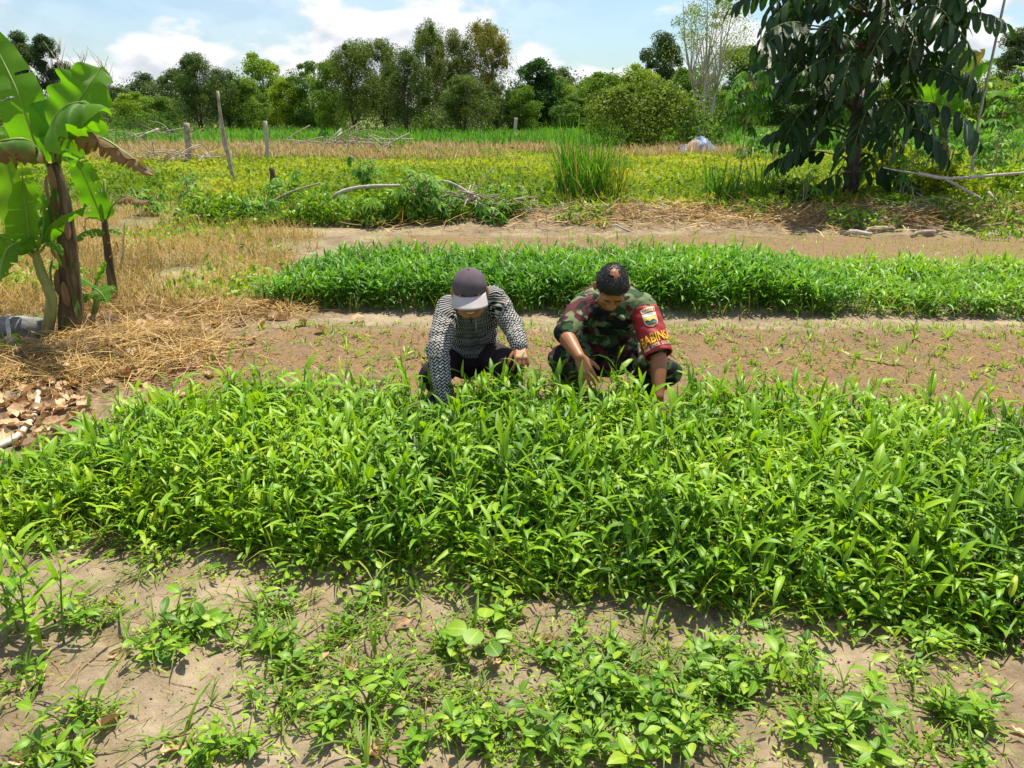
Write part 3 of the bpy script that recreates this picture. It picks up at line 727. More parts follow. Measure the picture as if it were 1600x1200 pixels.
# ================================================================== WATER SPINACH BEDS
MEN = ((-.22, 3.98, .36, .26), (.52, 4.0, .38, .28), (.73, 3.58, .15, .26), (-.35, 3.58, .10, .18), (.40, 3.62, .10, .16))
def clear_of_men(X, Y):
    ok = np.ones(len(X), bool)
    for mx, my, rx, ry in MEN: ok &= ((X - mx) / rx) ** 2 + ((Y - my) / ry) ** 2 > 1
    return ok
def spinach_bulk(name, X, Y, h, label, mat, K=8, Lr=(.055, .12), prof='lance3', fold=.3, tmean=.45, tadd=0.0):
    acc = Acc(); n = len(X); Z = Hg(X, Y)
    base = np.stack([X, Y, Z - .01], 1); az0 = rng.uniform(0, 6.283, n); ln = np.abs(rng.normal(0, .16, n))
    lean = np.stack([np.cos(az0) * ln, np.sin(az0) * ln, np.ones(n)], 1) * h[:, None]
    pt = np.clip(tmean + tadd + fbm(X * 2.2, Y * 2.2, 61, 2) * .5 + rng.normal(0, .13, n), 0, 1)
    acc.prisms(base, base + lean * .5, .0032, .0028, .2); acc.prisms(base + lean * .5, base + lean, .0028, .0016, .3)
    for k in range(K):
        f = .22 + .78 * (k + rng.random(n) * .8) / K; f = np.minimum(f, 1)
        az = az0 + k * 2.4 + rng.normal(0, .5, n); el = np.clip(.05 + f * .95 + rng.normal(0, .3, n), -.3, 1.5)
        P = base + lean * f[:, None]
        D = azel(az, el); N = np.stack([-np.cos(az) * np.sin(el), -np.sin(az) * np.sin(el), np.cos(el)], 1) + ud(n) * .25
        L = rng.uniform(*Lr, n) * (1.15 - .4 * np.abs(f - .6)); W = L * rng.uniform(.13, .27, n)
        pet = L * .25
        acc.prisms(P, P + D * pet[:, None], .0012, .001, pt)
        acc.leaves(P + D * pet[:, None], D, N, L, W, rng.uniform(.15, 1.5, n), prof, fold, np.clip(pt + (f - .6) * .35 + rng.normal(0, .1, n), 0, 1))  # older lower leaves darker, shade inside the crop put into their tint too
    return tag(mobj(name, acc.mesh(name, mat)), label, 'crop', kind='stuff')
def in_bedA(X, Y, j=.0):
    e = .10 * fbm(X * 3, Y * 3, 71, 2)
    return (Y > yA0(X) + e + j) & (Y < yA1(X) + e * .8 - j) & (X > xA(Y) + e * 2)
n = 6400
X = rng.uniform(-3.3, 3.4, n); Y = rng.uniform(1.9, 4.0, n)
k = in_bedA(X, Y) & clear_of_men(X, Y) & (np.abs(X) < .69 * Y + .5); X, Y = X[k], Y[k]
front = sm(0, .28, Y - yA0(X))
h = rng.normal(.235, .045, len(X)) * (.55 + .45 * front) * (.33 + .67 * sm(-2.35, -1.4, X)) * (1 + .35 * fbm(X * 1.8, Y * 1.8, 73, 2))
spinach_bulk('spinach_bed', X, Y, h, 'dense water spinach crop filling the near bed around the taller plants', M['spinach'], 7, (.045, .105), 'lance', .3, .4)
# second bed, farther away and thinner towards the right
n = 8500
X = rng.uniform(-2.3, 6.6, n); Y = rng.uniform(6.0, 8.0, n); e = .1 * fbm(X * 3, Y * 3, 75, 2)
k = (Y > yB0(X) + e) & (Y < yB1(X) + e) & (X > xB(Y) + e) & (rng.random(n) < 1 - .62 * sm(2.2, 3.2, X))
X, Y = X[k], Y[k]
h = rng.normal(.25, .04, len(X)) * (1 - .5 * sm(2.0, 3.2, X)) * (.75 + .25 * sm(-2.1, -1.5, X)) * (1 + .3 * fbm(X * 1.5, Y * 1.5, 76, 2))
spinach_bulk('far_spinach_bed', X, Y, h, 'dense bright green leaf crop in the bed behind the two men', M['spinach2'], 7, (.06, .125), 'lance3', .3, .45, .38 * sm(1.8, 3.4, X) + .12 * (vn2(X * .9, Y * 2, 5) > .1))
# grass mixed into both beds and along their edges
acc = Acc(); n = 8000
X = rng.uniform(-3.3, 3.4, n); Y = rng.uniform(1.9, 4.1, n)
k = in_bedA(X, Y, -.06) & clear_of_men(X, Y) & ((rng.random(n) < .5) | (X < -1.1) | (Y < yA0(X) + .25)); X, Y = X[k], Y[k]; n = len(X)
blades(acc, X, Y, rng.uniform(.10, .30, n), rng.uniform(.004, .010, n), .5, 1.5, 'blade', rng.random(n))
n = 9000
X = rng.uniform(-2.4, 6.6, n); Y = rng.uniform(5.9, 8.1, n)
k = (Y > yB0(X) - .05) & (Y < yB1(X) + .1) & (X > xB(Y) - .15); X, Y = X[k], Y[k]; n = len(X)
blades(acc, X, Y, rng.uniform(.10, .26, n), rng.uniform(.006, .011, n), .4, 1.2, 'blade3', rng.random(n))
n = 2600
X = rng.uniform(-3.4, -1.3, n); Y = rng.uniform(2.5, 4.2, n)
k = (Y > yA0(X) - .05) & (X > xA(Y) - .2 - .15 * rng.random(n)) & (Y < 4.0 + .3 * fbm(X * 2, X, 4, 2)); X, Y = X[k], Y[k]; n = len(X)
blades(acc, X, Y, rng.uniform(.06, .2, n), rng.uniform(.003, .007, n), .6, 1.5, 'blade', rng.random(n))
tag(mobj('bed_grass', acc.mesh('bed_grass', M['grass'])), 'grass blades growing between the crops of both beds', 'grass', kind='stuff')

# individual plants of the near bed: an Empty > stem, leaf, leaf ...
def leaf_unit(name, L, W, bend, prof, fold, mat):
    a = Acc(); a.leaves([[0, 0, 0]], [0, 1, 0], [0, 0, 1], L, W, bend, prof, fold, [.5]); return a.mesh(name, mat)
SPL = [leaf_unit('spinach_leaf', L, W, b, 'lance', .3, M['spinach']) for L, W, b in ((.125, .021, .5), (.11, .029, 1.0), (.135, .024, 1.5), (.105, .016, .3))]
def spinach_proto(h):
    o = empty('water_spinach'); a = Acc()
    ln = Vector((random.gauss(0, .12), random.gauss(0, .12), 1)) * h
    sp = curve_pts([(0, 0, -.02), ln * .5 + Vector((random.gauss(0, .008), random.gauss(0, .008), 0)), ln], 6)
    a.tube(sp, [.0042 - .0004 * i for i in range(6)], 6, tint=.4)
    leafs = []; az = random.random() * 6.28
    for k in range(8):
        f = .3 + .7 * k / 7; az += 2.3 + random.gauss(0, .4); el = .1 + .95 * f + random.gauss(0, .25)
        P = Vector(curve_pts(sp, 20)[min(19, int(f * 19))])
        D = Vector((math.cos(az) * math.cos(el), math.sin(az) * math.cos(el), math.sin(el)))
        N = Vector((-math.cos(az) * math.sin(el), -math.sin(az) * math.sin(el), math.cos(el))) + Vector((random.gauss(0, .2), random.gauss(0, .2), 0))
        Q = P + D * .03; a.tube([P, P + D * .016 + Vector((0, 0, .002)), Q], .0014, 5, tint=.5)
        leafs.append((SPL[k % 4], frame(Q, D, N, random.uniform(.75, 1.2) * (1.1 - .35 * abs(f - .65)))))
    mobj('stem', a.mesh('spinach_stem', M['stemgreen']), None, o)
    for me, m in leafs: mobj('leaf', me, None, o, m)
    return o
SPP = [spinach_proto(h) for h in (.25, .27, .29, .24, .30, .26)]
cand = []
while len(cand) < 9000:
    xx, yy = random.uniform(-2.6, 2.9), random.uniform(2.0, 3.85)
    cand.append((xx, yy))
ca_ = np.array(cand); ok = in_bedA(ca_[:, 0], ca_[:, 1], .04) & clear_of_men(ca_[:, 0], ca_[:, 1]) & (np.abs(ca_[:, 0]) < .68 * ca_[:, 1]) & ((ca_[:, 0] > -1.5) | (rng.random(len(ca_)) < .15)) & (ca_[:, 0] > -1.9)
pts = []
for (xx, yy) in ca_[ok]:
    if all((xx - a) ** 2 + (yy - b) ** 2 > .0085 for a, b in pts): pts.append((xx, yy))
    if len(pts) >= 292: break
SPLAB = 'tall bright water spinach plant with narrow arching leaves rising from the near bed'
for i, (xx, yy) in enumerate(pts):
    s = random.uniform(.78, 1.12) * (.75 + .25 * min(1, (yy - float(yA0(xx))) / .3))
    P0 = SPP[i % 6]
    if i < 6:
        o = P0; o.location = (xx, yy, zg(xx, yy)); o.rotation_euler = (0, 0, random.random() * 6.28); o.scale = (s,) * 3; tag(o, SPLAB, 'plant', 'water spinach plants of the near bed')
    else:
        dup(P0, (xx, yy, zg(xx, yy)), random.random() * 6.28, s, (random.gauss(0, .1), random.gauss(0, .1)), SPLAB, 'water spinach plants of the near bed', 'plant')
for i, (px, py) in enumerate(((8, 985), (30, 960), (48, 990), (70, 972), (88, 950), (18, 935), (55, 935), (100, 985))):
    g = G(px, py + 25)
    dup(SPP[i % 6], (g.x, g.y, zg(g.x, g.y)), random.random() * 6.28, .95, (random.gauss(0, .08), random.gauss(0, .08)), 'water spinach plant in the small clump at the left edge, before the near bed', 'water spinach clump at the left edge', 'plant')

# ================================================================== SEEDLINGS in the two brown seed beds
SEEDL = []
for k in range(5):
    a = Acc(); n = random.choice((4, 5, 6)); az = rng.uniform(0, 6.28, n); el = rng.uniform(.25, 1.2, n)
    a.leaves(np.zeros((n, 3)) - [0, 0, .004], azel(az, el), np.stack([-np.cos(az) * np.sin(el), -np.sin(az) * np.sin(el), np.cos(el)], 1), rng.uniform(.03, .075, n), rng.uniform(.006, .011, n), rng.uniform(.2, 1.2, n), 'lance3', .2, rng.uniform(.4, 1, n))
    SEEDL.append(a.mesh('seedling', M['weed']))
k = 0; seen = []
proto_seed = [mobj('seedling', me) for me in SEEDL]
while k < 290:
    yy = random.uniform(4.05, 5.85); xx = random.uniform(-2.0, .7 * yy)
    if abs(xx) > .7 * yy or not (clear_of_men(np.array([xx]), np.array([yy]))[0]): continue
    o = proto_seed[k] if k < 5 else proto_seed[k % 5].copy()
    if k >= 5: COL.objects.link(o)
    s = random.uniform(.8, 1.9); o.location = (xx, yy, zg(xx, yy)); o.rotation_euler = (random.gauss(0, .15), random.gauss(0, .15), random.random() * 6.28); o.scale = (s,) * 3
    tag(o, 'tiny pale green seedling sprouting from the brown seed bed behind the men', 'seedling', 'seedlings in the brown seed bed'); k += 1
acc = Acc(); n = 9000
X = rng.uniform(-2.0, 8, n); Y = np.where(rng.random(n) < .35, rng.uniform(4.0, 6.0, n), rng.uniform(8.1, 10.8, n))
k = (rng.random(n) < np.where(Y > 7, .35 + .6 * sm(1.5, 6, X) * (1 - sm(8.5, 10.2, Y)), .3)) & clear_of_men(X, Y); X, Y = X[k], Y[k]; n = len(X)
blades(acc, X, Y, rng.uniform(.02, .075, n) * np.where(Y > 7, 1.7, 1), .009, .6, .8, 'lance3', rng.uniform(.4, 1, n))
n = 4200; ex = rng.uniform(-2.0, 4.6, n // 6); ey = rng.uniform(4.0, 5.9, n // 6); X = np.repeat(ex, 6) + rng.normal(0, .012, n // 6 * 6); Y = np.repeat(ey, 6) + rng.normal(0, .012, n // 6 * 6)
k = clear_of_men(X, Y); X, Y = X[k], Y[k]; n = len(X)
blades(acc, X, Y, rng.uniform(.03, .085, n), .0075, .55, .9, 'lance3', rng.uniform(.2, .95, n))
tag(mobj('sprouts', acc.mesh('sprouts', M['weed'])), 'fine sprouts peppering both brown seed beds', 'sprouts', kind='stuff')

# ================================================================== FOREGROUND WEEDS
BL = [leaf_unit('weed_leaf', L, W, b, 'ovate', .25, M['weed']) for L, W, b in ((.045, .024, .5), (.055, .030, .9), (.038, .022, .3), (.06, .022, .8))]
def weed_proto(kind):
    o = empty('broadleaf_weed'); a = Acc(); leafs = []
    n = (2, 3, 2, 4)[kind]
    for s in range(n):
        az = 6.28 * s / n + random.gauss(0, .4); sp = random.uniform(.2, .9); hh = random.uniform(.04, .10)
        tip = Vector((math.cos(az) * sp * hh, math.sin(az) * sp * hh, hh))
        pt = curve_pts([(0, 0, -.01), tip * .5 + Vector((0, 0, .01)), tip], 5); a.tube(pt, .0018, 5, tint=.3)
        for k in range((7, 5, 6, 4)[kind]):
            f = .35 + .65 * k / 6; P = pt[min(4, int(f * 4.2))]
            az2 = az + k * 1.9; el = random.uniform(.0, .7)
            D = Vector((math.cos(az2) * math.cos(el), math.sin(az2) * math.cos(el), math.sin(el))); N = Vector((random.gauss(0, .25), random.gauss(0, .25), 1))
            leafs.append((BL[random.randrange(4)], frame(P + D * .006, D, N, random.uniform(.6, 1.15))))
    mobj('stem', a.mesh('weed_stem', M['stemgreen']), None, o)
    for me, m in leafs: mobj('leaf', me, None, o, m)
    return o
WP = [weed_proto(k) for k in range(4)]
GB = [leaf_unit('grass_blade', L, W, b, 'blade', None if False else .2, M['grass']) for L, W, b in ((.16, .007, 1.0), (.22, .008, 1.5), (.12, .008, .6), (.19, .011, 1.2))]
def tuft_proto(n, up):
    o = empty('grass_tuft')
    for k in range(n):
        az = 6.28 * k / n + random.gauss(0, .5); el = random.gauss(up, .25)
        D = Vector((math.cos(az) * math.cos(el), math.sin(az) * math.cos(el), math.sin(el))); N = Vector((-math.cos(az) * math.sin(el), -math.sin(az) * math.sin(el), math.cos(el)))
        mobj('blade', GB[random.randrange(4)], None, o, frame(Vector((random.gauss(0, .006), random.gauss(0, .006), -.005)), D, N, random.uniform(.6, 1.1)))
    return o
TP = [tuft_proto(7, 1.0), tuft_proto(9, .7), tuft_proto(6, 1.25), tuft_proto(8, .85)]
# weed patches measured from the photo: px, py, spread px, spread py, broad weeds, tufts
PATCH = [(330, 985, 70, 28, 7, 3), (250, 1015, 50, 20, 3, 2), (430, 960, 40, 22, 3, 4), (440, 1025, 60, 25, 4, 3), (560, 985, 40, 25, 3, 4), (690, 1010, 55, 35, 4, 4), (770, 1000, 60, 30, 5, 2),
         (860, 1030, 80, 40, 8, 3), (900, 1110, 80, 45, 9, 5), (1000, 1100, 90, 50, 10, 5), (1100, 1120, 90, 50, 9, 5), (1140, 1040, 70, 35, 5, 6), (1220, 1060, 60, 40, 5, 4), (1300, 1110, 70, 40, 6, 3),
         (1450, 1040, 60, 40, 4, 4), (1480, 1130, 60, 40, 5, 3), (640, 1110, 80, 45, 4, 6), (540, 1150, 60, 35, 4, 5), (750, 1130, 60, 45, 4, 5), (330, 1180, 60, 20, 4, 4), (150, 1125, 40, 20, 3, 1),
         (260, 900, 50, 25, 1, 5), (150, 960, 50, 20, 3, 3), (40, 1080, 40, 40, 1, 3), (480, 1075, 50, 30, 2, 4), (600, 1060, 40, 25, 2, 3), (1000, 900, 250, 30, 3, 6), (1250, 960, 180, 25, 6, 5), (1480, 985, 100, 25, 6, 4), (640, 920, 160, 22, 4, 6),
         (1400, 1190, 120, 20, 6, 3), (850, 1190, 150, 20, 8, 4), (80, 1190, 60, 15, 2, 3), (1010, 1020, 80, 40, 1, 4), (420, 1110, 70, 30, 1, 3)]
wi = ti = 0
for (px, py, sx, sy, nb, ng) in PATCH:
    ng += 2 + nb // 3; nb = max(1, round(nb * .75))
    for q in range(nb + ng):
        g = G(px + random.gauss(0, sx * .6), py + random.gauss(0, sy * .6))
        if g.y < 1.45: continue
        loc = (g.x, g.y, zg(g.x, g.y)); rz = random.random() * 6.28; tl = (random.gauss(0, .12), random.gauss(0, .12))
        if q < nb:
            P0, lab, grp, c = WP[wi % 4], 'small broad-leaved weed with bright oval leaves on the sandy foreground', 'broad-leaved weeds on the foreground sand', 'weed'; first = wi < 4; wi += 1; s = random.uniform(.6, 1.25) * (1.12 if py > 1050 and px > 760 else 1)
        else:
            P0, lab, grp, c = TP[ti % 4], 'thin grass tuft with arching blades on the sandy foreground', 'grass tufts on the foreground sand', 'grass'; first = ti < 4; ti += 1; s = random.uniform(.55, 1.05)
        if first:
            P0.location = loc; P0.scale = (s,) * 3; P0.rotation_euler = (tl[0], tl[1], rz); tag(P0, lab, c, grp)
        else: dup(P0, loc, rz, s, tl, lab, grp, c)
# one seedling with large rounded leaves standing above the weeds
o = empty('round_leaf_seedling', (0, 0, 0), 'yellow green seedling with large rounded leaves above the weeds in the middle foreground', 'plant')
g = G(755, 1030); o.location = (g.x, g.y, zg(g.x, g.y)); a = Acc()
RL = leaf_unit('round_leaf', .062, .058, .35, 'oblong', .12, M['weed']); lf = []
for az, l, h in ((1.4, .02, .12), (3.0, .05, .085), (5.2, .045, .07), (4.2, .02, .10), (.2, .04, .055)):
    tip = Vector((math.cos(az) * l, math.sin(az) * l, h)); a.tube(curve_pts([(0, 0, -.01), tip * .5 + Vector((0, 0, .02)), tip], 5), .0018, 5)
    lf.append(frame(tip, Vector((math.cos(az), math.sin(az), .1)), Vector((0, -.35, 1)), random.uniform(.8, 1.1)))
mobj('stem', a.mesh('round_leaf_stem', M['stemgreen']), None, o)
for m in lf: mobj('leaf', RL, None, o, m)
# tiny herbs and litter between them
acc = Acc()
for (px, py, sx, sy, nb, ng) in PATCH:
    n = 17 * (nb + ng)
    gx_, gy_ = [], []
    for q in range(n // 6):
        g = G(px + random.gauss(0, sx * .75), min(1230, py + random.gauss(0, sy * .75)))
        gx_.append(g.x); gy_.append(g.y)
    X = np.repeat(gx_, 6) + rng.normal(0, .022, len(gx_) * 6); Y = np.repeat(gy_, 6) + rng.normal(0, .022, len(gx_) * 6); k = Y > 1.4; X, Y = X[k], Y[k]; m_ = len(X)
    P = np.stack([X, Y, Hg(X, Y) + rng.uniform(.004, .035, m_)], 1); az = rng.uniform(0, 6.28, m_)
    acc.leaves(P, azel(az, rng.normal(.1, .3, m_)), nrm(ud(m_) * .6 + [0, 0, 1]), rng.uniform(.014, .04, m_), rng.uniform(.004, .010, m_), rng.uniform(.1, .9, m_), 'lance3', .2, np.clip(rng.normal(.38, .22, m_), 0, 1))
m_ = 3600
ex = np.repeat(rng.uniform(-2.2, 2.1, m_ // 6), 6); X = ex + rng.normal(0, .03, m_); Y = yA0(ex) + .06 + np.repeat(rng.normal(0, .09, m_ // 6), 6) + rng.normal(0, .03, m_)
az = rng.uniform(0, 6.28, m_)
acc.leaves(np.stack([X, Y, Hg(X, Y) + rng.uniform(.004, .07, m_)], 1), azel(az, rng.normal(.15, .35, m_)), nrm(ud(m_) * .6 + [0, 0, 1]), rng.uniform(.018, .05, m_), rng.uniform(.008, .022, m_), rng.uniform(.1, .8, m_), 'ovate', .2, np.clip(rng.normal(.35, .2, m_), 0, 1))
n = 900
X = rng.uniform(-1.9, 2.3, n); Y = rng.uniform(1.4, 2.7, n); k = Y < yA0(X) + .1; X, Y = X[k], Y[k]; n = len(X)
blades(acc, X, Y, rng.uniform(.02, .09, n), rng.uniform(.0025, .005, n), .7, 1.3, 'blade3', rng.random(n))
tag(mobj('herbs', acc.mesh('herbs', M['weed'])), 'tiny creeping herbs and fine blades on the sandy foreground', 'weeds', kind='stuff')
# fine dry stalks lying on the sand
acc = Acc(); n = 900
X = rng.uniform(-1.9, 2.3, n); Y = rng.uniform(1.4, 2.75, n); k = Y < yA0(X) + .15; X, Y = X[k], Y[k]; n = len(X)
az = rng.uniform(0, 6.28, n); A = np.stack([X, Y, Hg(X, Y) + .004], 1); l = rng.uniform(.02, .13, n)
B = A + azel(az, rng.normal(.05, .1, n)) * l[:, None]; B[:, 2] = Hg(B[:, 0], B[:, 1]) + rng.uniform(.003, .02, n)
acc.prisms(A, B, .0012, .0008, rng.random(n))
tag(mobj('litter', acc.mesh('litter', M['straw'])), 'thin dry stalks and root bits lying on the foreground sand', 'litter', kind='stuff')

# dry leaves: single meshes, curled
DL = []
for k in range(5):
    nu, nv = 7, 5; L = .075; V = []; uv = []; tv = []
    for i in range(nu):
        u = i / (nu - 1)
        for j in range(nv):
            v = j / (nv - 1) * 2 - 1; w = .021 * (math.sin(math.pi * min(1, u * .93 + .05)) ** .7) * (1 + .12 * random.gauss(0, 1))
            V.append(((v * w), (u - .5) * L, .012 * v * v * (1 + k * .3) * (1 if k % 2 else .4) + .012 * math.sin(u * 3 + k) + .003 * random.gauss(0, 1))); uv.append((v * .5 + .5, u)); tv.append(.5 + .15 * random.gauss(0, 1))
    F = np.array([[i * nv + j, i * nv + j + 1, (i + 1) * nv + j + 1, (i + 1) * nv + j] for i in range(nu - 1) for j in range(nv - 1)])
    DL.append(np_mesh('dry_leaf', np.array(V), F, np.array(uv), np.array(tv), True, [M['deadleaf']]))
FG = [(55, 1072, 1.15, 'pale curled dry leaf lying alone at the lower left of the sand'), (330, 985, 1, 'tan dry leaf among the weeds left of centre'), (495, 1050, 1.2, 'upright folded pale dry leaf beside the grass left of centre'), (545, 1055, 1.1, 'broad tan dry leaf with a torn edge left of the round-leaved seedling'), (190, 1030, .9, 'reddish dry leaf lying near the left spinach clump'),
      (130, 1110, .9, 'faded dry leaf sunk in the sand at the lower left'), (175, 1140, 1.2, 'brown dry leaf lying under the lowest left weed'), (280, 1170, 1.3, 'large brown dry leaf at the bottom left'), (680, 1075, .9, 'rusty dry leaf below the round-leaved seedling'), (850, 1010, 1.2, 'pale dry leaf standing right of the round-leaved seedling'), (630, 990, .8, 'small pale dry leaf by the grass above the rusty one'), (770, 1045, .9, 'yellowish dry leaf right under the round-leaved seedling'),
      (1010, 1065, .9, 'brown dry leaf among the weeds right of centre'), (590, 1185, .9, 'orange brown dry leaf at the bottom edge'), (180, 945, .9, 'yellow brown dry leaf beside the left grass tufts'), (1205, 945, .7, 'dark brown dry leaf at the foot of the near bed on the right'), (370, 870, .8, 'dark dry leaf at the shaded foot of the near bed on the left'), (665, 1100, .7, 'small dark dry leaf between the grass blades in the centre'), (40, 1190, .8, 'pinkish dry leaf in the bottom left corner'), (1590, 1150, .6, 'small dry leaf at the lower right edge')]
for i, (px, py, s, lab) in enumerate(FG):
    g = G(px, py); o = mobj('dry_leaf', DL[i % 5]); o.location = (g.x, g.y, zg(g.x, g.y) + .010); o.scale = (s,) * 3; o.rotation_euler = (random.gauss(0, .3), random.gauss(0, .3), random.random() * 6.28)
    tag(o, lab, 'leaf', 'dry leaves on the foreground sand')
for i in range(210):
    px, py = (random.gauss(60, 50), random.gauss(640, 40)) if i < 110 else (random.gauss(180, 110), random.gauss(590, 45)) if i < 170 else (random.gauss(330, 90), random.gauss(505, 30))
    g = G(px, py); o = mobj('dry_leaf', DL[i % 5]); s = random.uniform(.8, 1.7); o.location = (g.x, g.y, zg(g.x, g.y) + .02 + .02 * random.random()); o.scale = (s * random.uniform(.7, 1.6), s, s); o.rotation_euler = (random.gauss(0, .35), random.gauss(0, .35), random.random() * 6.28)
    tag(o, 'brown crumpled dry leaf in the litter between the banana clump and the near bed', 'leaf', 'dry leaf litter below the banana clump')
for i, (px, py, lab) in enumerate(((408, 522, 'small dark dry leaf on the bare path left of the seed bed'), (562, 512, 'dark curled dry leaf on the seed bed left of the capped man'), (666, 568, 'pale dry leaf on the seed bed beside the capped man'))):
    g = G(px, py); o = mobj('dry_leaf', DL[i]); o.location = (g.x, g.y, zg(g.x, g.y) + .015); o.scale = (1.1,) * 3; o.rotation_euler = (.2, .3, 1.3 + i); tag(o, lab, 'leaf')

# ================================================================== CASSAVA
def palmate(name, n, L, mat, droop):
    a = Acc(); az = np.linspace(-2.2, 2.2, n); 
    D = np.stack([np.sin(az), np.cos(az), np.full(n, -droop)], 1)
    a.leaves(np.zeros((n, 3)), D, np.tile([0, 0, 1.], (n, 1)), L * (1 - .25 * np.abs(az) / 2.2), L * .24, .5, 'lance3', .2, rng.uniform(.35, .65, n)); return a.mesh(name, mat)
CL = [palmate('cassava_leaf', 7, .17, M['cassava'], .35), palmate('cassava_leaf', 5, .15, M['cassava'], .1), palmate('cassava_leaf', 7, .19, M['cassava'], .7)]
def cassava(px, py, top, Y, spread, nl_, label, bare=.15, ns=3, group='cassava plants', lean=0.0, lmul=1.0, pick=None):
    nl = int(nl_ * (1.7 if spread < .6 else 1.25))
    bx = at(px, top, Y).x; bz = zg(bx, Y); h = at(px, top, Y).z - bz
    o = empty('cassava_plant', (bx, Y, bz), label, 'plant', group); a = Acc(); L = []
    for s in range(ns):
        az = 6.28 * s / ns + random.random(); r = spread * (.35 if ns > 1 else .02)
        tip = Vector((math.cos(az) * r + lean * h, math.sin(az) * r, h * random.uniform(.8, .97)))
        pt = curve_pts([(0, 0, -.05), tip * .5 + Vector((-tip.x * .2, -tip.y * .2, 0)), tip], 10); a.tube(pt, [.014 * (1 - .06 * i) for i in range(10)], 6, tint=.4)
        for k in range(nl // ns):
            f = bare + (1 - bare) * (k + .5) / (nl // ns); i = min(8, int(f * 9)); P = pt[i].lerp(pt[i + 1], f * 9 - i)
            az2 = random.random() * 6.28; pl = spread * random.uniform(.2, .5); el = random.uniform(-.1, .7)
            Q = P + Vector((math.cos(az2) * math.cos(el), math.sin(az2) * math.cos(el), math.sin(el))) * pl
            a.tube([P, P.lerp(Q, .5) + Vector((0, 0, .02)), Q], .0035, 4, tint=.9)
            L.append((CL[random.randrange(3)] if pick is None else CL[pick], frame(Q, Vector((math.cos(az2), math.sin(az2), -.15)), Vector((random.gauss(0, .3), random.gauss(0, .3), 1)), lmul * random.uniform(.7, 1.25))))
    mobj('stem', a.mesh('cassava_stem', M['deadwood']), None, o)
    for me, m in L: mobj('leaf', me, None, o, m)
    return o
cassava(652, 0, 268, 11.7, .55, 40, 'largest dark green cassava plant in front of the heap of dry branches', .02, 4)
cassava(668, 0, 276, 12.1, .5, 34, 'dark cassava plant pressed behind the right side of the largest one', .05, 3)
cassava(622, 0, 300, 11.9, .45, 24, 'cassava plant pressed against the left side of the largest one', .05, 3)
cassava(585, 0, 308, 11.6, .4, 22, 'light green cassava plant under the arching grey branch', .05, 3)
cassava(692, 0, 305, 11.5, .35, 16, 'cassava plant on the right flank of the largest one', .05, 2)
cassava(568, 0, 246, 15.5, .5, 20, 'cassava plant standing in the yellow crop behind the arching branch', .35, 2)
cassava(770, 0, 322, 11.6, .4, 20, 'low cassava plant right of the heap of dry branches', .05, 3)
cassava(775, 0, 282, 15.0, .35, 14, 'small dark cassava plant in the yellow crop right of the heap', .1, 2)
cassava(480, 0, 312, 12.2, .4, 20, 'light green cassava plant left of the arching grey branch', .05, 3)
cassava(400, 0, 310, 11.8, .4, 20, 'low yellow green cassava plant at the edge of the golden grass', .05, 3)
cassava(440, 0, 268, 13.4, .45, 20, 'cassava plant growing round the dead upright stump', .3, 2)
cassava(360, 0, 305, 12.6, .4, 18, 'low cassava plant under the foot of the tall leaning stick', .05, 3)
cassava(290, 0, 272, 14.6, .45, 26, 'dark leafy cassava plant between the banana clump and the leaning stick', .03, 3)
cassava(232, 0, 300, 12.8, .4, 16, 'small cassava plant seen between the small banana sucker and the dead leaf', .05, 2)
cassava(520, 0, 306, 13.0, .35, 14, 'small cassava plant at the left end of the grey branch', .05, 2)
cassava(1172, 0, 92, 13.6, .75, 46, 'tall single cassava with a bare stem left of the large dark tree', .62, 1, lean=.03, lmul=1.25, pick=2)
cassava(1262, 0, 262, 12.9, .35, 12, 'low cassava plant at the left foot of the large dark tree', .1, 2)
cassava(1420, 0, 228, 13.2, .4, 18, 'slender cassava plant right of the large dark tree trunk', .2, 2)
for i, (px, top, Y) in enumerate(((1370, 190, 23), (1410, 205, 21), (1440, 180, 24), (1500, 172, 22), (1535, 185, 20.5), (1570, 180, 21.5), (1600, 190, 20), (1215, 196, 25), (1250, 205, 24), (1175, 210, 26), (1465, 200, 20), (1555, 212, 19))):
    cassava(px, 0, top, Y, .8, 26, ('bright cassava bush in the patch behind the right side of the large dark tree' if i not in (7, 8, 9) else 'light green cassava bush behind the left foot of the large dark tree'), .1, 3, ('cassava patch at the right' if i not in (7, 8, 9) else 'cassava bushes behind the dark tree'), lmul=1.6)
cassava(1588, 0, 95, 16.5, .9, 30, 'tall bright cassava at the right edge with a bare brown stem', .45, 1, lean=-.05, lmul=1.5)
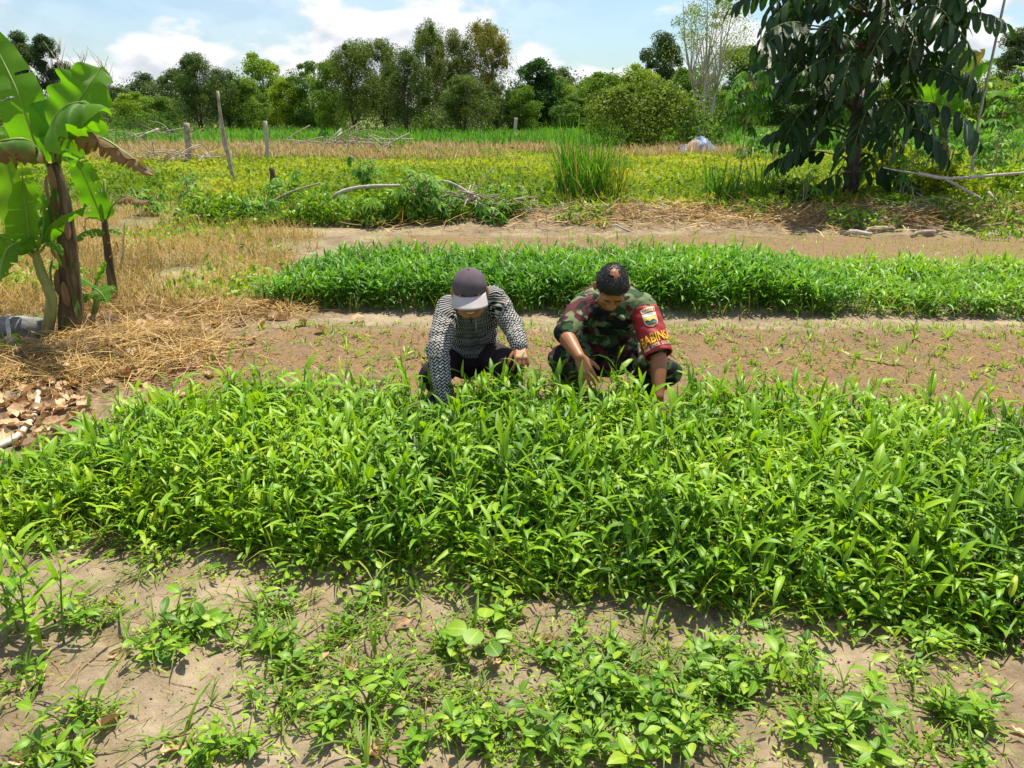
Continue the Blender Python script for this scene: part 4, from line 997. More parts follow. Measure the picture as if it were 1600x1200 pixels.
# ================================================================== LARGE DARK BROAD-LEAVED TREE
def leaflet_mesh(name, L, W, bend):
    a = Acc(); a.leaves([[0, 0, 0]], [0, 1, 0], [0, 0, 1], L, W, bend, 'oblong', .22, [.5]); return a.mesh(name, M['broad'])
LFT = [leaflet_mesh('leaflet', .38, .125, .5), leaflet_mesh('leaflet', .33, .12, 1.0), leaflet_mesh('leaflet', .42, .14, .25)]
def frond_pose(pairs, Lr, droop):
    """rachis along +Y bending down; leaflets hang to both sides"""
    pts = []; p = Vector((0, 0, 0)); ang = .25
    for i in range(pairs + 2):
        pts.append(p.copy()); d = Vector((0, math.cos(ang), math.sin(ang))); p = p + d * (Lr / (pairs + 1)); ang -= droop / (pairs + 1)
    fr = []
    for i in range(1, pairs + 2):
        t = (pts[min(i + 1, len(pts) - 1)] - pts[i - 1]).normalized()
        for s in (-1, 1):
            if i == pairs + 1 and s == 1: continue
            D = t * (.55 if i <= pairs else 1) + Vector((s * .9 if i <= pairs else 0, 0, -.45 - .35 * random.random()))
            N = Vector((s * .35 + random.gauss(0, .15), random.gauss(0, .15), 1))
            k = .8 + .3 * math.sin(math.pi * i / (pairs + 1.3)) + random.gauss(0, .06)
            fr.append((random.randrange(3), frame(pts[i], D, N, k)))
    a = Acc(); a.tube(pts, [.011 * (1 - .8 * i / len(pts)) for i in range(len(pts))], 5)
    return a.mesh('frond_rachis', M['greenstem']), fr
FR = [frond_pose(random.choice((4, 5, 6)), random.uniform(.85, 1.2), random.uniform(.9, 1.6)) for _ in range(7)]
def joined(k):
    me0, fr = FR[k]; bm = bmesh.new(); bm.from_mesh(me0)
    for mi, m in fr:
        t = LFT[mi].copy(); t.transform(m); 
        for p in t.polygons: p.material_index = 0
        bm2 = bmesh.new(); bm2.from_mesh(t)
        for f in bm2.faces: f.material_index = 1
        bm2.to_mesh(t); bm2.free(); bm.from_mesh(t); bpy.data.meshes.remove(t)
    me = bpy.data.meshes.new('frond'); bm.to_mesh(me); bm.free()
    me.materials.append(M['greenstem']); me.materials.append(M['broad'])
    return me
FJ = [joined(k) for k in range(7)]
tb = Vector((6.2, 14.5, 0)); tb.z = zg(tb.x, tb.y)
o = empty('broadleaf_tree', tb, 'large dark tree with big drooping glossy leaflets, crown cut by the picture top', 'tree')
a = Acc()
trunk = curve_pts([(0, 0, -.1), (.02, 0, .5), (-.05, .03, 1.6), (.06, 0, 3.0), (0, .05, 4.3), (.05, 0, 5.1)], 16)
a.tube(trunk, [.165, .14] + [.13 - .0085 * i for i in range(14)], 10, wob=.15)
place = []
for z0, nl, reach, zr in ((.75, 3, .5, 0), (1.25, 6, .8, .05), (1.75, 7, 1.1, .05), (2.25, 8, 1.35, .1), (2.75, 9, 1.5, .2), (3.25, 9, 1.75, .35), (3.75, 9, 1.75, .45), (4.25, 8, 1.5, .5), (4.8, 8, .9, .5)):
    a0 = random.random() * 6.28
    for i in range(nl):
        az = a0 + 6.28 * i / nl + random.gauss(0, .2); rr = reach * random.uniform(.75, 1.1) * (.8 if math.cos(az) > .3 else 1)
        p0 = Vector(trunk[min(15, int(z0 / 5.1 * 15))]); p0.z = z0 - .2
        e = Vector((math.cos(az) * rr, math.sin(az) * rr, z0 + zr + random.gauss(0, .1)))
        pt = curve_pts([p0, p0.lerp(e, .5) + Vector((0, 0, .12)), e], 6); a.tube(pt, [.035 * (.5 + .1 * nl / 2) * (1 - .14 * k) for k in range(6)], 6)
        place.append((e, az))
        if rr > .7: place.append((pt[3], az + random.choice((-1, 1)) * random.uniform(.5, .9))); 
        if rr > 1.15: place.append((pt[4], az + random.choice((-1, 1)) * random.uniform(.4, 1.2))); place.append((pt[2], az + random.uniform(-1, 1)))
mobj('trunk', a.mesh('broadleaf_trunk', M['darkbark']), None, o)
for s in (-1, 1): place.append((Vector((s * .05, -.1, .55)), math.radians(-90 + s * 70)))
# fronds that face the viewer are built leaflet by leaflet, the rest as joined fronds
place.sort(key=lambda q: q[0].y + .35 * math.sin(q[1]) + (3 if q[0].z > 3.6 else 0))
nleaf = 0
for (e, az) in place:
    k = random.randrange(7); tilt = random.gauss(-.25, .22) if e.z < 3.5 else random.gauss(.0, .25)
    D = Vector((math.cos(az) * math.cos(tilt), math.sin(az) * math.cos(tilt), math.sin(tilt)))
    m = frame(e, D, Vector((0, 0, 1)), random.uniform(.8, 1.12))
    if nleaf < 285:
        f = mobj('frond', FR[k][0], None, o, m)
        for mi, mm in FR[k][1]: mobj('leaflet', LFT[mi], None, f, mm); nleaf += 1
    else: mobj('frond', FJ[k], None, o, m)

# ================================================================== ROUND BUSH, REED CLUMPS, SMALL PLANTS
def bush(name, px, top, Y, wpx, n, L, W, mat, label, cat='bush', tw=None):
    c = at(px, top, Y); w = wpx * Y * 1.03 / FPX; h = c.z
    C = dome(75, .08 * h, .97 * h, w * .95, power=.45)
    o = empty(name, (c.x, Y, zg(c.x, Y)), label, cat)
    mobj('stem', trunk_mesh(name + '_stem', C, h * .9, .03 + .01 * h, M['bark'], 16, 3, .1), None, o)
    mobj('foliage', crown_mesh(name + '_foliage', C, n, .075 * w, L, W, mat, .2, .6, .8), None, o)
    return o
bush('round_bush', 1005, 134, 35, 168, 15000, .14, .075, M['pale_foliage'], 'large round light green bush left of the blue covered heap')
bush('low_bush', 1095, 178, 34, 80, 1600, .15, .08, M['mid_foliage'], 'low green bush directly above the blue covered heap')
bush('low_bush', 668, 178, 58, 60, 900, .2, .09, M['mid_foliage'], 'low bush at the trunks of the central clump')
bush('low_bush', 215, 178, 55, 90, 1400, .2, .09, M['mid_foliage'], 'low dark bush below the small bright green tree on the left')
bush('low_bush', 505, 208, 42, 26, 500, .14, .07, M['dense_foliage'], 'small dark bush in the reeds left of the brush heap')
bush('low_bush', 262, 196, 46, 36, 600, .14, .07, M['dense_foliage'], 'small dark bush in the reeds behind the weathered fence post')
bush('low_bush', 1385, 215, 20, 90, 1500, .12, .06, M['yellow'], 'yellow green bush behind the trunk of the large dark tree')
bush('low_bush', 1480, 262, 14.5, 120, 1900, .10, .05, M['yellow'], 'tangled yellow green bush behind the forked white branch')
bush('low_bush', 1580, 262, 15, 110, 1700, .10, .05, M['weed'], 'green bush at the right edge behind the forked white branch')
bush('low_bush', 1235, 285, 13.2, 70, 900, .08, .04, M['mid_foliage'], 'shaded low bush at the left foot of the large dark tree')
def reed(px, Y, top, wpx, n, bw, mat, label, dryn=0):
    c = at(px, top, Y); r = wpx * Y / FPX / 2; zb = zg(c.x, Y); h = c.z - zb
    o = empty('reed_clump', (c.x, Y, zb), label, 'grass clump')
    def bl(n, mat, nm, hs):
        a = Acc(); th = rng.uniform(0, 6.28, n); rr = r * .85 * np.sqrt(rng.random(n)); el = np.pi / 2 - np.abs(rng.normal(0, .15, n)); az = th + rng.normal(0, 1.2, n)
        N = np.stack([-np.cos(az) * np.sin(el), -np.sin(az) * np.sin(el), np.cos(el)], 1)
        a.leaves(np.stack([rr * np.cos(th), rr * np.sin(th), np.full(n, -.02)], 1), azel(az, el), N, h * (.3 + .9 * rng.random(n) ** .7) * hs, bw * rng.uniform(.6, 1.4, n), rng.uniform(.0, 1.0, n) ** 2 * 1.6, 'blade', .15)
        tag(mobj(nm, a.mesh(nm, mat), None, o), kind='stuff')
    bl(n, mat, 'blades', 1)
    if dryn: bl(dryn, M['dry'], 'dry_blades', .7)
    return o
reed(915, 13.6, 188, 84, 420, .019, M['field'], 'tall upright reed grass clump standing before the round bush', 90)
reed(960, 13.5, 225, 40, 120, .016, M['grass'], 'shorter reed clump on the right flank of the tallest one', 40)
reed(1128, 13.3, 248, 66, 150, .02, M['field'], 'dark fan-shaped grass clump left of the single cassava stem')
reed(1192, 13.3, 246, 50, 140, .02, M['field'], 'dark upright grass clump right of the single cassava stem')
reed(1275, 13.0, 300, 60, 60, .014, M['grass'], 'thin grass clump in the shade beside the large dark tree trunk', 25)
reed(1400, 12.8, 300, 50, 50, .012, M['grass'], 'thin arching grass clump right of the large dark tree trunk', 25)
def leafy_tuft(px, py, label, n=26, hh=.16, mat=None):
    g = G(px, py); o = empty('leafy_weed', (g.x, g.y, zg(g.x, g.y)), label, 'weed'); a = Acc()
    az = rng.uniform(0, 6.28, n); z = rng.uniform(.02, hh, n)
    a.leaves(np.stack([np.cos(az) * .05, np.sin(az) * .05, z], 1), azel(az, rng.normal(.3, .3, n)), nrm(ud(n) * .4 + [0, 0, 1]), rng.uniform(.05, .11, n), rng.uniform(.025, .04, n), .7, 'ovate', .2)
    tag(mobj('leaves', a.mesh('weed_leaves', mat or M['weed']), None, o), kind='stuff')
    b = Acc(); b.tube([(0, 0, -.02), (.005, 0, hh * .6), (0, .005, hh)], .004, 5); mobj('stem', b.mesh('weed_stem', M['stemgreen']), None, o)
leafy_tuft(50, 520, 'leafy green weed in front of the grey log at the left edge', 22, .14)
leafy_tuft(12, 560, 'leafy green weed below the grey log at the left edge', 30, .16)
leafy_tuft(410, 455, 'green weed at the left corner of the far crop bed', 30, .14)
leafy_tuft(390, 400, 'dark green weed in the golden grass left of the far crop bed', 34, .16, M['mid_foliage'])
leafy_tuft(370, 470, 'small green weed beside the straw mulch', 24, .1)

# ================================================================== BANANA CLUMP
def banana_leaf(root, cps, hw, hint, mat, droop=(-.25, -.25), ripple=.02, tear=0.0, seed=0, rib=True, pet=.0):
    hw *= .9; o0 = Vector(root.location); pts = [p - o0 for p in curve_pts(cps, 56)]; nu, nv = len(pts), 11
    rj = random.Random(seed + 100); jag = [rj.random() for _ in range(nu * 2)]
    hint = Vector(hint); V = []; uv = []
    rl = random.Random(seed)
    for i, p in enumerate(pts):
        u = i / (nu - 1); t = (pts[min(i + 1, nu - 1)] - pts[max(i - 1, 0)]).normalized()
        N = (hint - t * hint.dot(t)).normalized(); S = t.cross(N)
        uu = max(0, (u - pet) / (1 - pet))
        w = hw * min(1, (uu / .16)) ** .6 * max(0, 1 - uu ** 2.6) ** .62 if uu > 0 else .0
        for j in range(nv):
            v = j / (nv - 1) * 2 - 1; dr = droop[0] if v < 0 else droop[1]; av = abs(v)
            a = dr * (.45 + av * .75)
            rp = ripple * av * math.sin(u * 34 + seed + (2 if v > 0 else 0)) + ripple * .8 * av * math.sin(u * 13 + seed * 2)
            q_ = jag[(i // 3) + (nu if v > 0 else 0)]; q2_ = jag[(i // 3 + 1) + (nu if v > 0 else 0) - (nu if v > 0 and i // 3 + 1 >= nu else 0)]; ff = (i % 3) / 3
            tw = 1 - tear * av ** 1.5 * ((q_ * (1 - ff) + q2_ * ff) if tear < .25 else (q_ if i % 3 else q_ * .2))
            V.append(p + S * (v * w * math.cos(a) * tw) + N * (av * w * math.sin(a) * tw + rp + .012 * av * (w > 0))); uv.append((v * .5 + .5, u))
    F = np.array([[i * nv + j, i * nv + j + 1, (i + 1) * nv + j + 1, (i + 1) * nv + j] for i in range(nu - 1) for j in range(nv - 1)])
    cut = set()
    for s_ in (0, 1):
        r_ = 6
        while r_ < nu - 4:
            if rl.random() < .16 + tear * .6:
                depth = rl.choice((2, 3, 4))
                for j in (range(0, depth) if s_ == 0 else range(nv - 1 - depth, nv - 1)): cut.add(r_ * (nv - 1) + j)
            r_ += rl.randint(1, 4)
    F = F[[q for q in range(len(F)) if q not in cut]]
    me = np_mesh('banana_leaf', np.array([tuple(v) for v in V]), F, np.array(uv), np.full(len(V), .35 + .3 * rl.random()), True, [mat])
    lf = mobj('leaf', me, None, root)
    if rib:
        a = Acc(); a.tube(pts, [.016 * (1 - .85 * i / (nu - 1)) * (.5 + hw) for i in range(nu)], 6); mobj('midrib', a.mesh('leaf_midrib', M['midrib']), None, lf)
    return lf
UPV = Vector((0, -.75, .65))
def plant_root(px, py, label): 
    g = G(px, py); return empty('banana_plant', (g.x, g.y, zg(g.x, g.y) - .02), label, 'banana plant', 'banana clump at the left')
def WP_(Y, *pp): return [at(px, py, Y + (d[0] if d else 0)) for px, py, *d in pp]
b = plant_root(112, 522, 'tallest banana plant of the left clump with a thick brown stem and large torn leaves'); Y0 = b.location.y
def stem(root, pts, rad, mat, name='pseudostem', rough=True):
    a = Acc(); o0 = Vector(root.location); n = 18
    pp = [p - o0 for p in curve_pts(pts, n)]; rr = np.interp(np.linspace(0, 1, n), np.linspace(0, 1, len(rad)), rad)
    a.tube(pp, list(rr), 12, wob=.14); s = mobj(name, a.mesh(name, mat), None, root)
    return s
s = stem(b, [Vector(b.location)] + WP_(Y0, (108, 420), (98, 320), (84, 255)), [.10, .076, .064, .054, .038], M['pseudostem'])
# ragged sheath strips on the stem
for i in range(18):
    py = 258 + i * 14.5; c = at(84 + (py - 255) * .11, py, Y0) - Vector(b.location); az = random.uniform(-2.8, -.3)
    a = Acc(); d0 = Vector((math.cos(az), math.sin(az), 0)) * (.052 + .0022 * i)
    a.leaves([tuple(c + d0)], [tuple(Vector((d0.x * 4, d0.y * 4, -.6 if i % 3 else .8)))], [tuple(d0)], .2, .05, .6, 'oblong', .3, [.4]); mobj('sheath', a.mesh('sheath', M['banana_dead'] if i % 2 else M['banana_old']), None, b)
banana_leaf(b, WP_(Y0, (78, 262, 0), (56, 226, -.05), (30, 150, -.1), (2, 90, .0), (-34, 26, .1)), .19, (0.15, -1, .25), M['banana'], (-.15, -.2), .012, .02, 1, pet=.06)
banana_leaf(b, WP_(Y0, (84, 258, 0), (88, 225, -.08), (108, 180, -.15), (136, 138, -.15), (160, 102, -.05)), .27, (-.1, -.8, .75), M['banana'], (.35, -.7), .03, .05, 2, pet=.16)
banana_leaf(b, WP_(Y0, (84, 256, 0), (80, 200, -.35), (100, 168, -.55), (132, 160, -.62), (158, 176, -.5)), .25, (-.3, -.5, .8), M['banana'], (-.95, -.5), .03, .08, 3, pet=.14)
banana_leaf(b, WP_(Y0, (86, 255, 0), (104, 212, -.2), (150, 212, -.25), (195, 238, -.3), (242, 276, -.35)), .17, (.25, -.2, 1), M['banana_dead'], (-1.35, -.9), .008, .5, 4, pet=.26)
banana_leaf(b, WP_(Y0, (88, 250, .02), (112, 206, -.12), (158, 214, -.2), (205, 244, -.28), (240, 270, -.32)), .10, (.1, .35, 1), M['banana_old'], (-.5, -.3), .02, .1, 14, pet=.3)
banana_leaf(b, WP_(Y0, (76, 262, 0), (48, 222, -.25), (14, 218, -.35), (-16, 228, -.4), (-60, 262, -.4)), .22, (0, -.3, 1), M['banana_old'], (-1.0, -.9), .02, .12, 5, pet=.1)
banana_leaf(b, WP_(Y0, (84, 256, .05), (100, 230, .12), (104, 240, .2), (112, 262, .25)), .13, (0, -.7, .7), M['banana'], (-.3, -.3), .01, .05, 15, pet=.12)
banana_leaf(b, WP_(Y0, (96, 415, -.1), (78, 372, -.2), (90, 345, -.25), (118, 330, -.28), (136, 322, -.28)), .08, (0, .2, 1), M['banana'], (-.6, -.6), .01, .05, 16, pet=.2)
# left plant with a slender green stem
c = plant_root(100, 522, 'slender banana plant leaning left in front of the tallest one'); c.location.x -= .05; c.location.y -= .16; Y1 = c.location.y
stem(c, [Vector(c.location)] + WP_(Y1, (80, 470), (64, 425), (54, 392)), [.046, .038, .034, .028], M['greenstem'])
banana_leaf(c, WP_(Y1, (54, 400, 0), (46, 368, .05), (24, 300, .12), (8, 246, .15), (-8, 205, .2)), .19, (.2, -1, .3), M['banana'], (-.2, -.15), .012, .05, 6, pet=.1)
banana_leaf(c, WP_(Y1, (54, 398, 0), (46, 372, -.06), (41, 330, -.1), (35, 282, -.08)), .15, (.1, -1, .35), M['banana'], (.5, .4), .012, .04, 7, pet=.18)
banana_leaf(c, WP_(Y1, (52, 402, 0), (36, 380, -.1), (12, 388, -.2), (2, 418, -.25), (0, 440, -.25)), .12, (-.3, -.7, .6), M['banana'], (-.5, -.5), .012, .06, 8, pet=.12)
banana_leaf(c, WP_(Y1, (50, 400, 0), (20, 376, .0), (-30, 362, -.05), (-80, 372, -.1)), .2, (0, -.4, 1), M['banana'], (-.7, -.5), .015, .06, 9, pet=.1)
banana_leaf(c, WP_(Y1, (56, 400, 0), (66, 368, .03), (68, 330, .08), (60, 296, .1)), .1, (-.4, -.8, .3), M['banana'], (-.4, -.9), .012, .05, 10, pet=.2)
banana_leaf(c, WP_(Y1, (56, 402, 0), (74, 380, -.06), (88, 384, -.1), (98, 400, -.12)), .055, (0, -.3, 1), M['banana'], (-.5, -.5), .008, .05, 17, pet=.2)
a = Acc(); a.tube([p - Vector(c.location) for p in WP_(Y1, (50, 388), (43, 330, -.03), (34, 268, -.05))], [.013, .011, .004], 6); mobj('furled_leaf', a.mesh('furled_leaf', M['midrib']), None, c)
# right sucker
d = plant_root(180, 478, 'small banana sucker with an upright furled leaf and one dead brown leaf'); Y2 = d.location.y
stem(d, [Vector(d.location)] + WP_(Y2, (172, 420), (165, 365), (163, 335)), [.042, .034, .029, .02], M['pseudostem'])
banana_leaf(d, WP_(Y2, (163, 350, 0), (158, 338, -.05), (142, 300, -.12), (124, 258, -.15), (108, 228, -.12)), .135, (.25, -.9, .2), M['banana'], (-.25, -.35), .01, .03, 11, pet=.12)
a = Acc(); a.tube([p - Vector(d.location) for p in WP_(Y2, (163, 340), (163, 310), (163, 280))], [.016, .016, .012], 8); mobj('furled_leaf', a.mesh('furled_leaf', M['midrib']), None, d)
banana_leaf(d, WP_(Y2, (164, 368, 0), (152, 358, -.1), (125, 366, -.2), (104, 396, -.25)), .09, (0, -.2, 1), M['banana'], (-.7, -.7), .01, .04, 12, pet=.12)
banana_leaf(d, WP_(Y2, (165, 368, 0), (174, 358, .02), (184, 362, .02), (196, 366, .02)), .05, (0, -.3, 1), M['banana'], (-.5, -.4), .008, .04, 13, pet=.1)
banana_leaf(d, WP_(Y2, (164, 345, 0), (176, 322, -.02), (196, 306, -.02), (216, 312, 0), (234, 314, .02)), .10, (.1, -.3, 1), M['banana_dead'], (-1.1, -.7), .006, .4, 18, pet=.3)
banana_leaf(d, WP_(Y2, (163, 352, 0), (150, 338, -.05), (136, 340, -.07), (132, 356, -.07), (142, 362, -.07)), .035, (0, -.3, 1), M['banana_dead'], (-1, -1), .01, .3, 19, pet=.1, rib=False)
banana_leaf(d, WP_(Y2, (168, 380, -.04), (180, 378, -.07), (184, 392, -.08), (172, 404, -.08)), .02, (0, -.3, 1), M['banana_dead'], (-1, -1), .006, .3, 20, pet=.1, rib=False)
# tiny sucker in front
e = plant_root(148, 505, 'tiny bright banana sucker at the foot of the tallest one'); e.location.y -= .1; Y3 = e.location.y
stem(e, [Vector(e.location)] + WP_(Y3, (150, 475), (146, 448)), [.03, .024, .012], M['greenstem'])
banana_leaf(e, WP_(Y3, (146, 450, 0), (138, 442, -.04), (112, 428, -.1), (78, 408, -.12)), .075, (0, -.35, 1), M['banana'], (-.25, -.25), .008, .03, 21, pet=.1)
banana_leaf(e, WP_(Y3, (147, 462, 0), (148, 452, -.08), (158, 458, -.16), (168, 474, -.2)), .10, (.1, -.6, .8), M['banana'], (-.25, -.3), .008, .04, 22, pet=.2)
banana_leaf(e, WP_(Y3, (148, 460, 0), (160, 455, -.02), (172, 450, -.04), (182, 456, -.05)), .05, (0, -.5, .9), M['banana'], (-.3, -.3), .008, .04, 23, pet=.2)
banana_leaf(e, WP_(Y3, (146, 466, 0), (136, 462, -.06), (124, 470, -.1), (118, 484, -.1)), .06, (0, -.5, .9), M['banana'], (-.4, -.3), .008, .04, 24, pet=.2)
banana_leaf(e, WP_(Y3, (147, 450, 0), (152, 436, 0), (162, 418, .02), (164, 406, .02)), .025, (.5, -.8, .2), M['banana'], (-.4, -.3), .005, .04, 25, pet=.2)
# far banana plant behind the large tree
Yf = 20.0; c0 = at(1478, 262, Yf)
f = empty('banana_plant', (c0.x, Yf, zg(c0.x, Yf)), 'far banana plant behind the right side of the large dark tree', 'banana plant')
stem(f, [Vector(f.location)] + WP_(Yf, (1474, 215), (1472, 182)), [.13, .11, .07], M['pseudostem'])
banana_leaf(f, WP_(Yf, (1472, 190), (1480, 150), (1510, 110, -.2), (1540, 76, -.3)), .36, (.2, -1, .2), M['banana_old'], (-.2, -.3), .03, .1, 31, pet=.1)
banana_leaf(f, WP_(Yf, (1472, 190), (1500, 158, -.1), (1550, 142, -.2), (1606, 146, -.3)), .3, (0, -.4, 1), M['banana'], (-.9, -.3), .03, .1, 32, pet=.1)
banana_leaf(f, WP_(Yf, (1472, 190), (1455, 140, -.1), (1462, 80, -.2)), .3, (0, -1, .2), M['banana'], (-.2, -.3), .03, .1, 33, pet=.15)
banana_leaf(f, WP_(Yf, (1472, 190), (1500, 165, -.3), (1512, 130, -.4), (1560, 90, -.4)), .28, (.3, -.8, .3), M['banana'], (-.3, -.3), .03, .1, 34, pet=.15)
banana_leaf(f, WP_(Yf, (1472, 190), (1440, 160, -.2), (1420, 190, -.3)), .28, (0, -.4, 1), M['banana'], (-.7, -.7), .03, .1, 36, pet=.15)
banana_leaf(f, WP_(Yf, (1472, 188), (1480, 184, -.3), (1480, 215, -.35), (1474, 245, -.35)), .2, (0, -1, .2), M['banana_dead'], (-.9, -.9), .03, .3, 35, pet=.1)

# ================================================================== POSTS, POLES, BRANCHES
def pole(name, pts, rad, mat, label, cat, wob=.12, n=9, group=None, k=8):
    b0 = Vector(pts[0]); zb = zg(b0.x, b0.y); o0 = Vector((b0.x, b0.y, min(b0.z, zb)))
    a = Acc(); pp = [p - o0 for p in curve_pts(pts, n)]; pp[0] = pp[0] - Vector((0, 0, .05))
    a.tube(pp, list(np.interp(np.linspace(0, 1, n), np.linspace(0, 1, len(rad)), rad)), k, wob=wob)
    o = mobj(name, a.mesh(name, mat)); o.location = o0
    return tag(o, label, cat, group)
def gpost(px, py, tops, rad, mat, label, name='fence_post', cat='post'):
    g = G(px, py); return pole(name, [g] + [at(a, b_, g.y) for a, b_ in tops], rad, mat, label, cat)
gpost(294, 258, ((294, 228), (291, 192)), [.11, .10, .095], M['deadwood'], 'thick weathered grey fence post left of the tall leaning stick')
gpost(418, 256, ((417, 225), (414, 189)), [.075, .07, .06], M['palebark'], 'pale slim fence post right of the tall leaning stick')
gpost(354, 252, ((348, 215), (344, 185)), [.05, .05, .045], M['palebark'], 'thin leaning pale post just behind the tall leaning stick')
gpost(367, 293, ((355, 235), (345, 185), (340, 142)), [.05, .045, .04, .03], M['deadwood'], 'tall leaning stick with a pointed top, tallest of the posts', 'leaning_stick', 'stick')
gpost(804, 217, ((805, 200), (806, 184)), [.13, .11, .1], M['palebark'], 'short white stake in the reeds before the small bright tree', 'stake', 'stake')
gpost(745, 214, ((745, 205), (745, 196)), [.09, .08, .07], M['palebark'], 'thin pale stake under the golden tipped trees', 'stake', 'stake')
gpost(543, 250, ((544, 225), (544, 190)), [.02, .018, .012], M['deadwood'], 'thin dark sapling stick left of the brush heap', 'sapling', 'stick')
gpost(1513, 313, ((1526, 205), (1548, 100), (1574, -20)), [.028, .026, .024, .022], M['palebark'], 'long thin bamboo pole leaning right, reaching out of the picture top', 'bamboo_pole', 'pole')
gpost(430, 300, ((428, 285), (424, 262)), [.09, .08, .05], M['darkbark'], 'dead upright stump beside the cassava plants', 'stump', 'stump')
gpost(186, 430, ((192, 390), (195, 345)), [.008, .008, .005], M['deadwood'], 'thin dry stalk beside the small banana sucker', 'stalk', 'stalk')
# forked white branch at the right
Yb = 12.4
o = empty('forked_branch', at(1436, 272, Yb), 'pale forked branch lying across the weeds at the right edge', 'branch'); o0 = Vector(o.location)
for nm, pp, r in (('limb', ((1434, 271), (1480, 279), (1540, 275), (1625, 268)), [.03, .028, .024, .02]), ('fork', ((1472, 277), (1510, 298), (1555, 322), (1602, 336)), [.022, .026, .024, .02]), ('twig', ((1436, 272), (1400, 266), (1380, 262)), [.018, .012, .006])):
    a = Acc(); q = [p - o0 for p in curve_pts(WP_(Yb, *pp), 9)]; a.tube(q, list(np.interp(np.linspace(0, 1, 9), np.linspace(0, 1, len(r)), r)), 7, wob=.15); mobj(nm, a.mesh(nm, M['palebark']), None, o)
pole('fallen_stick', [G(1590, 352) + Vector((0, 0, .05)), at(1560, 318, 12.6), at(1545, 300, 12.9)], [.03, .03, .02], M['palebark'], 'short broken pale stick at the right edge below the forked branch', 'stick')
# heap of dry branches
def brush(name, spots, label, n, r0, Lm, cat='brush heap'):
    (px, py, Y, sx, sy, hz) = spots; c = at(px, py, Y); zb = zg(c.x, Y); o = empty(name, (c.x, Y, zb), label, cat)
    for k in range(n):
        az = random.gauss(0, .8) + (math.pi if random.random() < .5 else 0); l = Lm * random.uniform(.4, 1.1)
        p = Vector((random.gauss(0, sx * .45), random.gauss(0, sy * .4), abs(random.gauss(hz * .5, hz * .35)) + .02)); el = random.gauss(-.02, .3)
        d = Vector((math.cos(az) * math.cos(el), math.sin(az) * math.cos(el), math.sin(el))) * l * .5
        if p.z - abs(d.z) < 0: p.z = abs(d.z) + .02
        a = Acc(); a.tube(curve_pts([p - d, p + Vector((random.gauss(0, .04), random.gauss(0, .04), random.gauss(.02, .04))) * l, p + d], 6), [r0 * random.uniform(.7, 1.2) * (1 - .1 * i) for i in range(6)], 6, wob=.2)
        mobj('branch', a.mesh('branch', M['deadwood'] if k % 3 else M['palebark']), None, o)
brush('brush_heap', (735, 312, 11.9, 1.1, .35, .3), 'heap of dry grey branches right of the largest cassava plant', 57, 0.0110, 0.88)
brush('brush_heap', (270, 256, 24.5, 1.5, .6, .5), 'heap of grey branches at the foot of the thick fence post', 40, 0.0193, 1.44)
brush('brush_heap', (540, 238, 33, 2.6, .8, .55), 'long heap of grey brushwood beside the reeds near the centre', 51, 0.0275, 2.08)
brush('brush_heap', (230, 225, 40, 2.6, .8, .7), 'dark heap of brushwood in the reeds left of the thick fence post', 40, 0.0275, 2.08)
brush('brush_heap', (960, 345, 11.9, 1.3, .3, .12), 'scattered dry sticks below the tallest reed clump', 37, 0.0066, 0.64)
brush('brush_heap', (1430, 335, 12.0, .9, .3, .15), 'scatter of brown dry sticks right of the large dark tree trunk', 37, 0.0066, 0.56)
def branch(pp, Y, r, label, mat=M['palebark']): return pole('branch', WP_(Y, *pp), r, mat, label, 'branch')
branch(((515, 308), (545, 296), (580, 291), (625, 290)), 12.0, [.028, .03, .026, .02], 'arching grey branch lying over the cassava left of the largest plant')
branch(((420, 318), (455, 300), (500, 286)), 12.1, [.02, .018, .012], 'brown branch leaning up from the cassava left of the arching grey branch', M['deadwood'])
branch(((668, 282), (700, 284), (730, 300), (755, 318)), 11.95, [.014, .02, .022, .02], 'pale branch over the top of the dry heap')
branch(((955, 348), (985, 362), (1010, 366)), 10.9, [.014, .014, .01], 'short crooked stick on the far seed bed edge')
branch(((595, 232), (610, 224), (640, 208)), 33, [.05, .045, .03], 'pale branch sticking up from the long brush heap')
for i, (px, py, q) in enumerate(((1320, 368, 40), (1350, 366, 36), (1425, 372, 34))):
    g = G(px, py); h_ = G(px + q, py - (3 if i else -6)); 
    pole('log', [g + Vector((0, 0, .06)), (g + h_) / 2 + Vector((0, 0, .07)), h_ + Vector((0, 0, .06))], [.03, .032, .028], M['palebark'] if i == 0 else M['deadwood'], ('yellowish short log lying in the shade of the large dark tree', 'brown short log beside the yellowish one in the tree shade', 'thin brown log on the sand right of the tree shade')[i], 'log', n=6)
